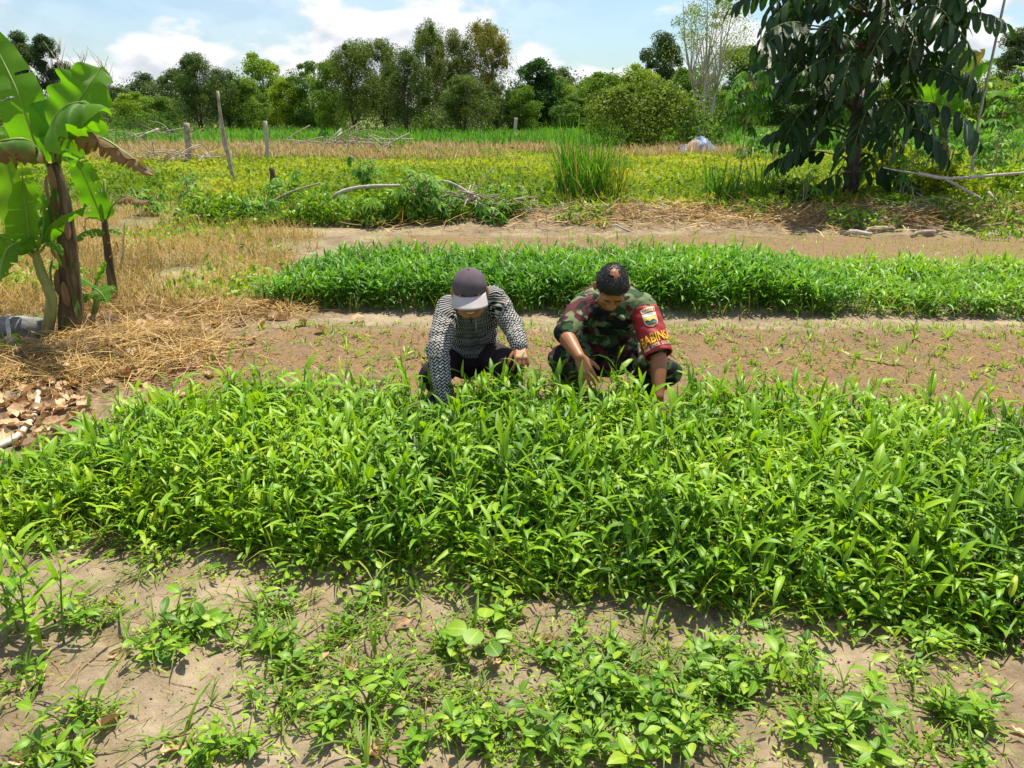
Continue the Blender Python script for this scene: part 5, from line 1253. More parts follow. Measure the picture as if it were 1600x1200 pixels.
# blue covered heap
c = at(1089, 240, 31.5); zb = zg(c.x, 31.5); nu, nv = 22, 12; V = []; fm = []
for j in range(nv):
    for i in range(nu):
        u, v = i / (nu - 1) * 2 - 1, j / (nv - 1) * 2 - 1
        hh = .46 * max(0, 1 - abs(u) ** 2.6) ** .7 * max(0, 1 - abs(v) ** 2.2) ** .6 * (1 + .3 * math.sin(u * 5 + 1) + .25 * math.sin(u * 11 + v * 7)) + .07 * random.random()
        V.append((u * .98, v * .7, max(0, hh)))
F = np.array([[j * nu + i, j * nu + i + 1, (j + 1) * nu + i + 1, (j + 1) * nu + i] for j in range(nv - 1) for i in range(nu - 1)])
fm = [0 if (q % (nu - 1)) < 5 or 9 < (q % (nu - 1)) < 14 else (2 if 5 <= (q % (nu - 1)) <= 9 else 1) for q in range(len(F))]
tp = [plain('blue_tarpaulin', [(.03, .07, .17), (.06, .12, .25)], 3, .5, .3, 8), plain('white_tarpaulin', [(.08, .10, .115), (.2, .225, .23)], 3, .5, .3, 8), plain('brown_sacking', [(.2, .15, .11), (.34, .28, .22)], 4, .8, .3, 8)]
o = mobj('covered_heap', np_mesh('covered_heap', np.array(V), F, None, None, True, tp, fm)); o.location = (c.x, 31.5, zb)
tag(o, 'low heap covered with blue and white tarpaulin beside the round bush', 'tarpaulin')
# hose and log at the left edge
hp = [G(-30, 708, .02), G(20, 688, .02), G(45, 662, .02), G(58, 635, .02), G(61, 610, .02), G(57, 596, .03)]
hp = [Vector((p.x, p.y, zg(p.x, p.y) + .022)) for p in curve_pts(hp, 24)]
a = Acc(); o0 = hp[0]; a.tube([p - o0 for p in hp], .0165, 10)
o = mobj('hose', a.mesh('hose', plain('pale_hose', [(.42, .40, .33), (.56, .54, .46)], 6, .5, .1))); o.location = o0
tag(o, 'pale grey hose curving over the leaf litter at the left edge', 'hose')
g = G(-8, 548); o = empty('fallen_log', (g.x, g.y + .15, zg(g.x, g.y)), 'pale grey weathered banana stem lying at the left edge', 'log'); a = Acc()
a.tube(curve_pts([(-.55, -.12, .10), (-.1, 0, .105), (.2, .2, .08)], 9), [.09, .10, .105, .10, .10, .095, .09, .08, .06], 14, wob=.08); mobj('body', a.mesh('fallen_log', plain('weathered_stem', [(.07, .07, .068), (.17, .17, .165), (.36, .35, .33)], 3, .8, .5, 14, stretch=(.6, 5, 5))), None, o)
for k in range(5):
    a = Acc(); a.leaves([(-.5 + .13 * k, -.12 + .04 * k, .2)], [(.4, -1, -.5)], [(0, -.4, 1)], .22, .03, 1.0, 'oblong', .3, [.9]); mobj('sheath', a.mesh('sheath', M['palebark']), None, o)
pole('thin_pipe', [G(58, 528) + Vector((0, 0, .04)), G(110, 527) + Vector((0, 0, .05)), G(165, 524) + Vector((0, 0, .04))], [.009, .009, .009], M['palebark'], 'thin pale stick lying before the banana stems', 'stick', 0, 7)
for i, (px, py) in enumerate(((150, 512), (165, 505), (140, 498), (178, 512))):
    g = G(px, py); o = mobj('sheath_scrap', DL[i]); o.location = (g.x, g.y, zg(g.x, g.y) + .05); o.scale = (2.2, 1.8, 2.2); o.rotation_euler = (.8, .3 * i, i); tag(o, 'pale dry sheath scrap at the foot of the tiny banana sucker', 'leaf', 'pale scraps at the banana foot')
# ================================================================== PEOPLE
class Blob:
    def __init__(s): s.V = []; s.F = []
    def cap(s, A, B, ra, rb, n=14, hr=4):
        A, B = Vector(A), Vector(B); d = (B - A); l = d.length; d = d / l if l > 1e-6 else Vector((0, 0, 1)); u = d.orthogonal().normalized(); w = d.cross(u); b = len(s.V); rows = []
        for i in range(hr):
            a = math.pi / 2 * (1 - i / hr); rows.append((A - d * ra * math.sin(a), ra * math.cos(a)))
        rows += [(A, ra), (B, rb)]
        for i in range(1, hr + 1):
            a = math.pi / 2 * i / hr; rows.append((B + d * rb * math.sin(a), rb * math.cos(a)))
        rows = [(p, max(r, 1e-4)) for p, r in rows]
        for p, r in rows:
            for j in range(n):
                a = 6.2832 * j / n; s.V.append(p + r * (math.cos(a) * u + math.sin(a) * w))
        m = len(rows)
        for i in range(m - 1):
            for j in range(n): s.F.append((b + i * n + j, b + i * n + (j + 1) % n, b + (i + 1) * n + (j + 1) % n, b + (i + 1) * n + j))
        s.F.append(tuple(b + j for j in range(n))[::-1]); s.F.append(tuple(b + (m - 1) * n + j for j in range(n)))
    def chain(s, pts, rad):
        for i in range(len(pts) - 1): s.cap(pts[i], pts[i + 1], rad[i], rad[i + 1])
    def ell(s, c, r, Rm=None, n=18, m=12):
        c = Vector(c); b = len(s.V); Rm = Rm or Matrix.Identity(3)
        for i in range(m + 1):
            th = math.pi * i / m
            for j in range(n):
                a = 6.2832 * j / n; st = max(math.sin(th), 1e-3)
                s.V.append(c + Rm @ Vector((r[0] * st * math.cos(a), r[1] * st * math.sin(a), r[2] * math.cos(th))))
        for i in range(m):
            for j in range(n): s.F.append((b + i * n + j, b + (i + 1) * n + j, b + (i + 1) * n + (j + 1) % n, b + i * n + (j + 1) % n))
        s.F.append(tuple(b + j for j in range(n))); s.F.append(tuple(b + m * n + j for j in range(n))[::-1])
    def build(s, name, voxel, it=3, fac=.5):
        me = bpy.data.meshes.new(name); me.from_pydata([tuple(v) for v in s.V], [], s.F); me.update()
        o = bpy.data.objects.new('temp', me); COL.objects.link(o)
        r = o.modifiers.new('r', 'REMESH'); r.mode = 'VOXEL'; r.voxel_size = voxel; r.use_smooth_shade = True
        if it: q = o.modifiers.new('s', 'SMOOTH'); q.factor = fac; q.iterations = it
        dg = bpy.context.evaluated_depsgraph_get(); out = bpy.data.meshes.new_from_object(o.evaluated_get(dg)); out.name = name
        bpy.data.objects.remove(o); bpy.data.meshes.remove(me)
        for p in out.polygons: p.use_smooth = True
        return out
def mverts(me):
    a = np.empty(len(me.vertices) * 3, np.float32); me.vertices.foreach_get('co', a); return a.reshape(-1, 3).astype(float)
def mnorm(me):
    a = np.empty(len(me.vertices) * 3, np.float32); me.vertices.foreach_get('normal', a); return a.reshape(-1, 3).astype(float)
def setv(me, V): me.vertices.foreach_set('co', np.ascontiguousarray(V, np.float32).ravel()); me.update()
def segdist(P, A, B):
    A, B = np.array(A), np.array(B); d = B - A; t = np.clip(((P - A) @ d) / (d @ d), 0, 1); q = A + t[:, None] * d
    return np.linalg.norm(P - q, axis=1), t, q
def cloth_finish(me, segs, amp, seed, folds=()):
    """folds and a weave coordinate (round the limb, along the limb)"""
    V = mverts(me); Nn = mnorm(me)
    best = np.full(len(V), 9.); uvw = np.zeros((len(V), 3))
    for k, (A, B, r) in enumerate(segs):
        dd, t, q = segdist(V, A, B); dd = dd / r
        A_, B_ = np.array(A), np.array(B); ax = (B_ - A_) / np.linalg.norm(B_ - A_); L = np.linalg.norm(B_ - A_)
        h = np.array([0, -1, 0.]) ; h = h - ax * (h @ ax); h /= np.linalg.norm(h); g = np.cross(ax, h)
        rel = V - q; ang = np.arctan2(rel @ g, rel @ h)
        k_ = dd < best; best[k_] = dd[k_]
        along = (V - A_) @ ax
        uvw[k_] = np.stack([ang * r, along + k * .377, np.full(len(V), k * 1.0)], 1)[k_]
    q_ = V + .02 * np.stack([vn3(V * 11, seed + 5), vn3(V * 11, seed + 6), vn3(V * 11, seed + 7)], 1); f = .8 * vn3(V * 8, seed) + .9 * (.25 - np.abs(vn3(q_ * np.array([15, 15, 26]), seed + 1))) + .6 * (.25 - np.abs(vn3(q_ * np.array([34, 34, 22]), seed + 2)))
    D = amp * 1.5 * f
    for (c, rad, am, fr) in folds:
        c = np.array(c); rr = np.linalg.norm(V - c, axis=1); w = np.exp(-(rr / rad) ** 2)
        D += am * w * np.sin(rr * fr + 5 * vn3(V * 12, seed + 4))
    setv(me, V + Nn * D[:, None])
    a = me.attributes.new('weave', 'FLOAT_VECTOR', 'POINT'); a.data.foreach_set('vector', np.ascontiguousarray(uvw, np.float32).ravel())
    return me
def hand(B, w, d, n, thumb, curl=.5, r=.0088, spread=.12, sc=1.0):
    """w wrist, d pointing direction, n back-of-hand normal, thumb: direction of the thumb side"""
    w, d, n = Vector(w), Vector(d).normalized(), Vector(n); n = (n - d * n.dot(d)).normalized(); s = d.cross(n)
    if s.dot(Vector(thumb)) < 0: s = -s
    for o_ in (.026, .009, -.009, -.025):
        B.cap(w + d * .012 + s * o_ * .65, w + d * .082 * sc + s * o_, .0155, .0125)
    for k, (o_, L) in enumerate(((.030, .072), (.0105, .081), (-.0095, .075), (-.029, .058))):
        p = w + d * .082 * sc + s * o_ + n * .002; ang = curl * .5; fd = s * (o_ * spread / .03)
        for j, fr in enumerate((.46, .30, .24)):
            dd = (d * math.cos(ang) - n * math.sin(ang) + fd).normalized(); q = p + dd * L * fr * sc
            B.cap(p, q, r * (1 - .09 * j), r * (.93 - .1 * j), 10, 3); p = q; ang += curl * (.75 if j == 0 else .55)
    p = w + d * .022 + s * .030 - n * .004; t1 = (d * .8 + s * .46 - n * .3).normalized(); q = p + t1 * .042; t2 = (d * .85 + s * .3 - n * .4).normalized(); q2 = q + t2 * .034
    B.cap(w + d * .01 + s * .012, q, .0165, .0115); B.cap(q, q2, .011, .0088)
def head_frame(c, pitch, yaw=0.0, roll=0.0):
    f = Vector((math.sin(yaw) * math.cos(pitch), -math.cos(yaw) * math.cos(pitch), -math.sin(pitch))); x = Vector((-1, 0, 0)); x = (x - f * x.dot(f)).normalized(); z = x.cross(f)
    Rm = Matrix(((x.x, f.x, z.x), (x.y, f.y, z.y), (x.z, f.z, z.z))) @ Matrix.Rotation(roll, 3, 'Y')
    return Vector(c), Rm
def head(B, c, Rm):
    P = lambda *p: c + Rm @ Vector(p)
    B.ell(P(0, -.012, .03), (.076, .095, .083), Rm); B.ell(P(0, .028, -.04), (.060, .062, .075), Rm); B.ell(P(0, .064, -.096), (.026, .021, .019), Rm)
    B.cap(P(0, .082, .006), P(0, .102, -.030), .0085, .0125); B.cap(P(-.015, .091, -.034), P(.015, .091, -.034), .0095, .0095)
    B.cap(P(-.04, .073, .020), P(.04, .073, .020), .013, .013)
    for s in (-1, 1):
        B.ell(P(s * .043, .056, -.022), (.023, .024, .02), Rm); B.ell(P(s * .084, -.008, -.004), (.011, .021, .034), Rm @ Matrix.Rotation(s * .35, 3, 'Z'))
        B.cap(P(s * .046, .03, -.085), P(s * .02, .055, -.1), .02, .02)
        B.ell(P(s * .033, .0775, -.001), (.017, .013, .0105), Rm, 14, 10)
    B.cap(P(-.021, .084, -.062), P(.021, .084, -.062), .0075, .0075); B.cap(P(-.017, .085, -.075), P(.017, .085, -.075), .008, .008)
def torso_pts(S, n=9):
    return curve_pts([p for p, _, _ in S], n), np.interp(np.linspace(0, 1, n), np.linspace(0, 1, len(S)), [a for _, a, _ in S]), np.interp(np.linspace(0, 1, n), np.linspace(0, 1, len(S)), [b for _, _, b in S])
def torso(B, S, lat, add=0.0):
    pp, ra, rb = torso_pts(S)
    for i, p in enumerate(pp):
        t = (pp[min(i + 1, len(pp) - 1)] - pp[max(0, i - 1)]).normalized(); x = (Vector(lat) - t * Vector(lat).dot(t)).normalized(); yv = t.cross(x)
        Rm = Matrix(((x.x, yv.x, t.x), (x.y, yv.y, t.y), (x.z, yv.z, t.z)))
        B.ell(p, (ra[i] + add, rb[i] + add, .075), Rm)
M['skin'] = plain('brown_skin', [(.25, .098, .040), (.35, .145, .062)], 9, .46, .12, 90, .4, bdist=.002)
M['trousers'] = plain('dark_plum_trousers', [(.018, .011, .014), (.04, .022, .028)], 14, .85, .3, 60)
M['boot'] = plain('black_leather_boot', [(.008, .008, .008), (.02, .019, .018)], 12, .45, .3, 50)
M['hair'] = plain('black_hair', [(.006, .005, .005), (.018, .016, .016)], 60, .45, .5, 160, .5)
M['cap'] = plain('charcoal_cap_cloth', [(.085, .068, .080), (.12, .098, .112)], 18, .9, .25, 320, .15, bdist=.002)
M['brim'] = plain('pale_grey_brim', [(.42, .375, .38), (.50, .455, .46)], 16, .9, .2, 320, .15, bdist=.002)
M['red'] = plain('red_armband_cloth', [(.27, .018, .024), (.38, .028, .036)], 10, .55, .5, 22, .35, bdist=.006)
M['gold'] = plain('yellow_lettering', [(.80, .47, .02)], 5, .7, 0); M['cream'] = plain('cream_stitching', [(.74, .62, .38)], 5, .8, 0)
M['white'] = plain('white_thread', [(.75, .75, .74)], 5, .8, 0); M['tooth'] = plain('tooth', [(.6, .55, .47)], 5, .4, 0)
M['navy'] = plain('dark_blue_stitching', [(.02, .04, .09)], 5, .8, 0); M['teal'] = plain('green_blue_stitching', [(.06, .24, .22)], 5, .8, 0)
# wavy woven print
m, nt, N, L = newmat('wavy_black_white_shirt')
wv = nd(nt, 'ShaderNodeAttribute', attribute_name='weave').outputs['Vector']; sp = nd(nt, 'ShaderNodeSeparateXYZ', {0: wv})
nz_ = noise(nt, 24, 3, wv)
torso_f = mathn(nt, 'LESS_THAN', sp.outputs[2], .5); arm_f = mathn(nt, 'SUBTRACT', 1.0, torso_f)
sw = lambda a_, b_: mathn(nt, 'ADD', mathn(nt, 'MULTIPLY', a_, arm_f), mathn(nt, 'MULTIPLY', b_, torso_f))
u_ = mathn(nt, 'ADD', sw(sp.outputs[0], sp.outputs[1]), mathn(nt, 'MULTIPLY', nz_, .006)); v_ = mathn(nt, 'ADD', sw(sp.outputs[1], sp.outputs[0]), mathn(nt, 'MULTIPLY', nz_, .008))
cu = mathn(nt, 'MULTIPLY', u_, 38.0); ph = mathn(nt, 'SINE', mathn(nt, 'MULTIPLY', cu, 6.2832))
wav = mathn(nt, 'ADD', mathn(nt, 'MULTIPLY', v_, 60.0), mathn(nt, 'MULTIPLY', ph, .30))
s1 = mathn(nt, 'ABSOLUTE', mathn(nt, 'SUBTRACT', mathn(nt, 'FRACT', wav), .5))
gap = mathn(nt, 'ABSOLUTE', mathn(nt, 'SUBTRACT', mathn(nt, 'FRACT', mathn(nt, 'ADD', cu, mathn(nt, 'MULTIPLY', mathn(nt, 'SINE', mathn(nt, 'MULTIPLY', v_, 163.0)), .12))), .5))
ink = mathn(nt, 'MULTIPLY', nd(nt, 'ShaderNodeMapRange', {0: s1, 1: mathn(nt, 'ADD', .22, mathn(nt, 'MULTIPLY', torso_f, .07)), 2: mathn(nt, 'ADD', .29, mathn(nt, 'MULTIPLY', torso_f, .07))}).outputs[0], nd(nt, 'ShaderNodeMapRange', {0: gap, 1: .47, 2: .40}).outputs[0])
cl = mixc_(nt, ink, (.010, .010, .011), (.47, .46, .44))
p = nd(nt, 'ShaderNodeBsdfPrincipled', {'Base Color': cl, 'Roughness': .8, 'Specular IOR Level': .25})
nd(nt, 'ShaderNodeOutputMaterial', {0: p.outputs[0]}); M['wavy'] = m
# camouflage cloth
m, nt, N, L = newmat('camouflage_cloth')
pos = nd(nt, 'ShaderNodeTexCoord').outputs['Object']
mp = nd(nt, 'ShaderNodeMapping', {'Vector': pos, 'Scale': (1.0, 1.0, 1.5), 'Rotation': (.3, .5, .4)}).outputs[0]
def blot(s, off, lo, hi):
    q = nd(nt, 'ShaderNodeMapping', {'Vector': mp, 'Location': (off, off * .7, off * 1.3)}).outputs[0]
    return nd(nt, 'ShaderNodeMapRange', {0: noise(nt, s, 2.5, q, .5, .6), 1: lo, 2: hi}).outputs[0]
cl = mixc_(nt, blot(8, 0, .47, .485), (.145, .185, .09), (.028, .068, .027))
cl = mixc_(nt, blot(7, 3.1, .565, .58), cl, (.095, .024, .032))
cl = mixc_(nt, blot(9, 6.3, .535, .55), cl, (.012, .014, .013))
cl = mixc_(nt, blot(11, 9.9, .64, .655), cl, (.26, .26, .18))
p = nd(nt, 'ShaderNodeBsdfPrincipled', {'Base Color': cl, 'Roughness': .85, 'Specular IOR Level': .2})
b = nd(nt, 'ShaderNodeBump', {'Strength': .25, 'Distance': .002, 'Height': noise(nt, 120, 3, pos)}); L.new(b.outputs[0], p.inputs['Normal'])
nd(nt, 'ShaderNodeOutputMaterial', {0: p.outputs[0]}); M['camo'] = m

def make_person(label, J, shirt, trousers, sleeve_full, seed, Sp, lat):
    base = Vector((J['pelvis'].x, J['pelvis'].y - .1, zg(J['pelvis'].x, J['pelvis'].y)))
    root = empty('person', base, label, 'person'); inv = Matrix.Translation(-base)
    def put(name, me, mat, parent=root):
        me.transform(inv); me.materials.clear(); me.materials.append(mat)
        o = bpy.data.objects.new(name, me); COL.objects.link(o); o.parent = parent; return o
    # body: one continuous figure
    B = Blob(); torso(B, Sp, lat, -.012)
    B.chain([J['neck'] - (J['neck'] - J['chest']).normalized() * .03, J['neck'].lerp(J['head'][0], .35), J['head'][0] + J['head'][1] @ Vector((0, -.03, -.05))], [.062, .056, .056])
    head(B, *J['head'])
    for s in 'LR':
        B.chain([J['sh' + s], J['el' + s], J['wr' + s]], [.05, .040, .027]); mid = J['el' + s].lerp(J['wr' + s], .3); B.cap(J['el' + s], mid, .041, .043); B.cap(mid, J['wr' + s], .043, .026)
        B.chain([J['hip' + s], J['kn' + s], J['an' + s]], [.078, .055, .038]); B.cap(J['an' + s], J['toe' + s], .036, .03)
        hand(B, *J['hand' + s])
    body = put('body', B.build('body', .0042, 2, .45), M['skin'])
    # shirt
    B = Blob(); torso(B, Sp, lat, .006); segs = [(J['pelvis'], J['neck'], .17)]
    folds = []
    for s in 'LR':
        B.cap(J['neck'].lerp(J['chest'], .25), J['sh' + s], .062, .066)
        e, w = J['el' + s], J['wr' + s]
        if sleeve_full:
            w2 = w.lerp(e, .06); B.chain([J['sh' + s], J['sh' + s].lerp(e, .5), e, e.lerp(w2, .55), w2], [.068, .062, .056, .050, .042]); segs += [(J['sh' + s], e, .06), (e, w2, .05)]; folds += [(tuple(e), .1, .006, 130), (tuple(w2), .07, .004, 170)]
        else:
            c_ = J['sh' + s].lerp(e, .93 if s == 'R' else .84); B.chain([J['sh' + s], J['sh' + s].lerp(e, .5), c_], [.070, .066, .062]); segs += [(J['sh' + s], e, .065)]; folds += [(tuple(c_), .08, .004, 120)]
        folds.append((tuple(J['sh' + s]), .12, .005, 90))
    folds.append((tuple(J['chest'].lerp(J['pelvis'], .6) + Vector((0, -.12, 0))), .2, .006, 85))
    me = B.build('shirt', .0058, 4, .5); cloth_finish(me, segs, .007, seed, folds); sh = put('shirt', me, shirt)
    # trousers
    B = Blob(); segs = []; folds = []
    B.ell(J['pelvis'] + Vector((0, .0, -.01)), (.172, .135, .12))
    for s in 'LR':
        B.chain([J['hip' + s], J['hip' + s].lerp(J['kn' + s], .5), J['kn' + s]], [.098, .088, .070]); B.chain([J['kn' + s], J['kn' + s].lerp(J['an' + s], .4), J['an' + s]], [.070, .068, .055])
        segs += [(J['hip' + s], J['kn' + s], .08), (J['kn' + s], J['an' + s], .06)]; folds.append((tuple(J['kn' + s]), .12, .005, 110))
    me = B.build('trousers', .007, 4, .5); cloth_finish(me, segs, .007, seed + 9, folds); put('trousers', me, trousers)
    for s in 'LR':
        B = Blob(); a_, t_ = J['an' + s], J['toe' + s]; d_ = (t_ - a_); d_.z = 0; d_.normalize(); s_ = Vector((-d_.y, d_.x, 0)); z0 = base.z
        h_ = Vector((a_.x, a_.y, 0)) - d_ * .05
        for o_ in (-.02, .02):
            B.cap(h_ + s_ * o_ + Vector((0, 0, z0 + .045)), h_ + d_ * .20 + s_ * o_ * 1.3 + Vector((0, 0, z0 + .04)), .034, .032)
        B.cap(h_ + d_ * .04 + Vector((0, 0, z0 + .07)), a_ + Vector((0, 0, .06)), .052, .05); B.cap(h_ + d_ * .06 + Vector((0, 0, z0 + .08)), h_ + d_ * .17 + Vector((0, 0, z0 + .055)), .045, .036)
        bo = put('boot', B.build('boot', .006, 2), M['boot'])
        V = []; 
        a = Acc(); n_ = 20; ring = []
        for i in range(n_):
            th = 6.2832 * i / n_; c_ = math.cos(th); ring.append(h_ + d_ * (.085 + .155 * c_) + s_ * (.048 * math.sin(th)) * (1.0 if c_ > 0 else .85))
        Vv = [tuple(p + Vector((0, 0, z0 - .002)) - base) for p in ring] + [tuple(p + Vector((0, 0, z0 + .024)) - base) for p in ring]
        bm = bpy.data.meshes.new('sole'); bm.from_pydata(Vv, [], [tuple(range(n_))[::-1], tuple(range(n_, 2 * n_))] + [(i, (i + 1) % n_, n_ + (i + 1) % n_, n_ + i) for i in range(n_)]); bm.materials.append(M['boot']); mobj('sole', bm, None, bo)
    # eyes and brows
    c, Rm = J['head']
    for s in (-1, 1):
        B = Blob(); B.ell(c + Rm @ Vector((s * .032, .0785, -.0085)), (.012, .0095, .006), Rm, 12, 8); me = bpy.data.meshes.new('eye'); me.from_pydata([tuple(v) for v in B.V], [], B.F); put('eye', me, plain('eye_white', [(.22, .17, .14)], 5, .3, 0))
        B = Blob(); B.chain([c + Rm @ Vector((s * .016, .089, .022)), c + Rm @ Vector((s * .034, .088, .027)), c + Rm @ Vector((s * .05, .077, .021))], [.003, .0042, .002]); me = bpy.data.meshes.new('eyebrow'); me.from_pydata([tuple(v) for v in B.V], [], B.F); put('eyebrow', me, M['hair'])
    return root, put, base
def shell(c, Rm, cen, rad, keep, thick, disp=None, nu=64, nv=40):
    """upper part of an ellipsoid as a shell with thickness; keep(local) -> bool"""
    V = []; idx = {}; F = []
    g = {}
    for i in range(nv + 1):
        th = math.pi * i / nv
        for j in range(nu):
            a = 6.2832 * j / nu; d = Vector((math.sin(th) * math.cos(a), math.sin(th) * math.sin(a), math.cos(th))); r = 1 + (disp(d, a) if disp else 0)
            g[i, j] = Vector(cen) + Vector((rad[0] * d.x * r, rad[1] * d.y * r, rad[2] * d.z * r))
    for i in range(nv):
        for j in range(nu):
            q = [(i, j), (i + 1, j), (i + 1, (j + 1) % nu), (i, (j + 1) % nu)]
            if all(keep(g[k]) for k in q):
                for k in q:
                    if k not in idx: idx[k] = len(V); V.append(g[k])
                F.append([idx[k] for k in q])
    me = bpy.data.meshes.new('shell'); me.from_pydata([tuple(c + Rm @ v) for v in V], [], F); me.validate()
    bm = bmesh.new(); bm.from_mesh(me); bmesh.ops.remove_doubles(bm, verts=bm.verts, dist=1e-5); bmesh.ops.recalc_face_normals(bm, faces=bm.faces); bmesh.ops.solidify(bm, geom=bm.faces[:], thickness=thick); bm.to_mesh(me); bm.free()
    for p in me.polygons: p.use_smooth = True
    return me

# ---- man in the cap
hf = head_frame(at(734, 457, 3.80), R(13), 0.04, 0.03)
J = dict(pelvis=Vector((-.235, 4.22, .27)), neck=at(737, 470, 3.93), head=hf, shR=at(701, 480, 3.94), shL=at(771, 465, 3.98))
J['chest'] = J['pelvis'].lerp(J['neck'], .68) + Vector((0, .03, .05))
J['elR'] = at(684, 548, 3.72); J['wrR'] = at(694, 628, 3.60); J['elL'] = at(800, 508, 3.90); J['wrL'] = at(813, 541, 3.76)
J['hipL'] = J['pelvis'] + Vector((.10, 0, 0)); J['hipR'] = J['pelvis'] + Vector((-.10, 0, 0)); J['knL'] = at(797, 570, 3.82); J['knR'] = at(676, 586, 3.86)
J['anL'] = Vector((-.06, 4.06, .11)); J['anR'] = Vector((-.40, 4.10, .11)); J['toeL'] = Vector((-.03, 3.90, .06)); J['toeR'] = Vector((-.45, 3.94, .06))
J['handL'] = (J['wrL'], at(815, 563, 3.68) - J['wrL'], Vector((.1, -.5, .8)), Vector((-1, 0, 0)), .9, .0088, .14)
J['handR'] = (J['wrR'], Vector((.06, -.25, -1)), Vector((-.3, -1, .2)), Vector((1, 0, 0)), .6)
lat = (J['shL'] - J['shR']).normalized()
Sp = [(J['pelvis'], .155, .125), (J['pelvis'].lerp(J['chest'], .5) + Vector((0, .03, .02)), .150, .120), (J['chest'], .168, .115), (J['chest'].lerp(J['neck'], .6) + Vector((0, .01, 0)), .150, .085), (J['neck'], .075, .062)]
capman, put, base = make_person('squatting man in a grey cap and black shirt with wavy white print', J, M['wavy'], M['trousers'], True, 3, Sp, lat)
c, Rm = hf
seam = lambda d, a: -.014 * sum(math.exp(-((((a - 1.5708 - k * 1.0472 + 3.1416) % 6.2832) - 3.1416) / .035) ** 2) for k in range(6)) * min(1, math.hypot(d.x, d.y) * 3)
cp = put('cap', shell(c, Rm, (0, -.012, .034), (.087, .106, .086), lambda v: v.z > .018 - .10 * (v.y + .1) * .25, .003, seam, 96, 48), M['cap'])
B = Blob(); B.ell(c + Rm @ Vector((0, -.012, .120)), (.008, .008, .005), Rm, 12, 8); me = bpy.data.meshes.new('cap_button'); me.from_pydata([tuple(v) for v in B.V], [], B.F); put('button', me, M['cap'], cp)
V = []; nu_, nv_ = 25, 9
for i in range(nu_):
    a = R(-64 + 128 * i / (nu_ - 1)); q = math.cos(a * 1.25)
    for j in range(nv_):
        f = j / (nv_ - 1); q = max(0, q) ** .4; e = .062 * q * f; rx, ry = .0865, .106
        V.append((math.sin(a) * (rx + e * .20), -.012 + math.cos(a) * ry + e * .95, .018 - .040 * f * q - .010 * (math.sin(a) ** 2) * (.6 + .6 * f)))
F = [(i * nv_ + j, i * nv_ + j + 1, (i + 1) * nv_ + j + 1, (i + 1) * nv_ + j) for i in range(nu_ - 1) for j in range(nv_ - 1)]
me = bpy.data.meshes.new('brim'); me.from_pydata([tuple(c + Rm @ Vector(v)) for v in V], [], F); bm = bmesh.new(); bm.from_mesh(me); bmesh.ops.recalc_face_normals(bm, faces=bm.faces); bmesh.ops.solidify(bm, geom=bm.faces[:], thickness=.004); bm.to_mesh(me); bm.free()
for p in me.polygons: p.use_smooth = True
put('brim', me, M['brim'], cp)
P = lambda *p: c + Rm @ Vector(p)
# hair at the nape and temples, moustache-less smile, goatee
hr = put('hair', shell(c, Rm, (0, -.014, .03), (.080, .099, .086), lambda v: v.z < .03 and v.y < .028 and v.z > -.045 + .5 * max(0, v.y), .004), M['hair'])
B = Blob(); B.chain([P(-.017, .0905, -.0675), P(0, .0935, -.069), P(.017, .0905, -.0675)], [.0025, .0035, .0025]); me = bpy.data.meshes.new('teeth'); me.from_pydata([tuple(v) for v in B.V], [], B.F); put('teeth', me, M['tooth'])
B = Blob(); B.cap(P(0, .083, -.104), P(0, .080, -.128), .008, .003); me = bpy.data.meshes.new('goatee'); me.from_pydata([tuple(v) for v in B.V], [], B.F); put('goatee', me, M['hair'])
def cord(name, pts, r, mat, par=None):
    a = Acc(); a.tube(curve_pts(pts, 12), r, 6); me = a.mesh(name); return put(name, me, mat, par) if par else put(name, me, mat)

from mathutils.bvhtree import BVHTree
def picker(o, root):
    bv = BVHTree.FromPolygons([v.co + Vector(root.location) for v in o.data.vertices], [tuple(p.vertices) for p in o.data.polygons])
    def pick(px, py, off=.004):
        d = ray(px, py).normalized(); h = bv.ray_cast(Vector((0, 0, CAMH)), d)
        return None if h[0] is None else h[0] - d * off
    return pick
shirt_o = [x for x in capman.children if x.name.startswith('shirt')][0]
pk = picker(shirt_o, capman)
for pp in (((712, 492), (714, 500), (717, 512)), ((743, 503), (744, 511), (744, 519))):
    q = [pk(*p_) for p_ in pp]
    if all(q): cord('collar_cord', q, .0017, M['white'])

# ---- man in camouflage uniform
hf = head_frame(at(956, 449, 3.80), R(52), -.04, -.02)
J = dict(pelvis=Vector((.55, 4.24, .28)), neck=at(955, 470, 3.97), head=hf, shR=at(911, 480, 3.96), shL=at(1004, 478, 3.95))
J['chest'] = J['pelvis'].lerp(J['neck'], .68) + Vector((0, .03, .06))
J['elR'] = at(882, 522, 3.80); J['wrR'] = at(906, 558, 3.62); J['elL'] = at(1029, 556, 3.76); J['wrL'] = at(1029, 620, 3.62)
J['hipL'] = J['pelvis'] + Vector((.11, 0, 0)); J['hipR'] = J['pelvis'] + Vector((-.11, 0, 0)); J['knL'] = at(1045, 582, 3.90); J['knR'] = at(877, 560, 3.86)
J['anL'] = Vector((.74, 4.12, .11)); J['anR'] = Vector((.36, 4.10, .11)); J['toeL'] = Vector((.79, 3.96, .06)); J['toeR'] = Vector((.31, 3.94, .06))
J['handL'] = (J['wrL'], at(1024, 648, 3.57) - J['wrL'], Vector((.1, -1, .3)), Vector((-1, 0, 0)), .5)
J['handR'] = (J['wrR'], at(921, 592, 3.56) - J['wrR'], Vector((-.15, -1, .35)), Vector((1, 0, 0)), .30, .0088, .07, 1.0)
lat = (J['shL'] - J['shR']).normalized()
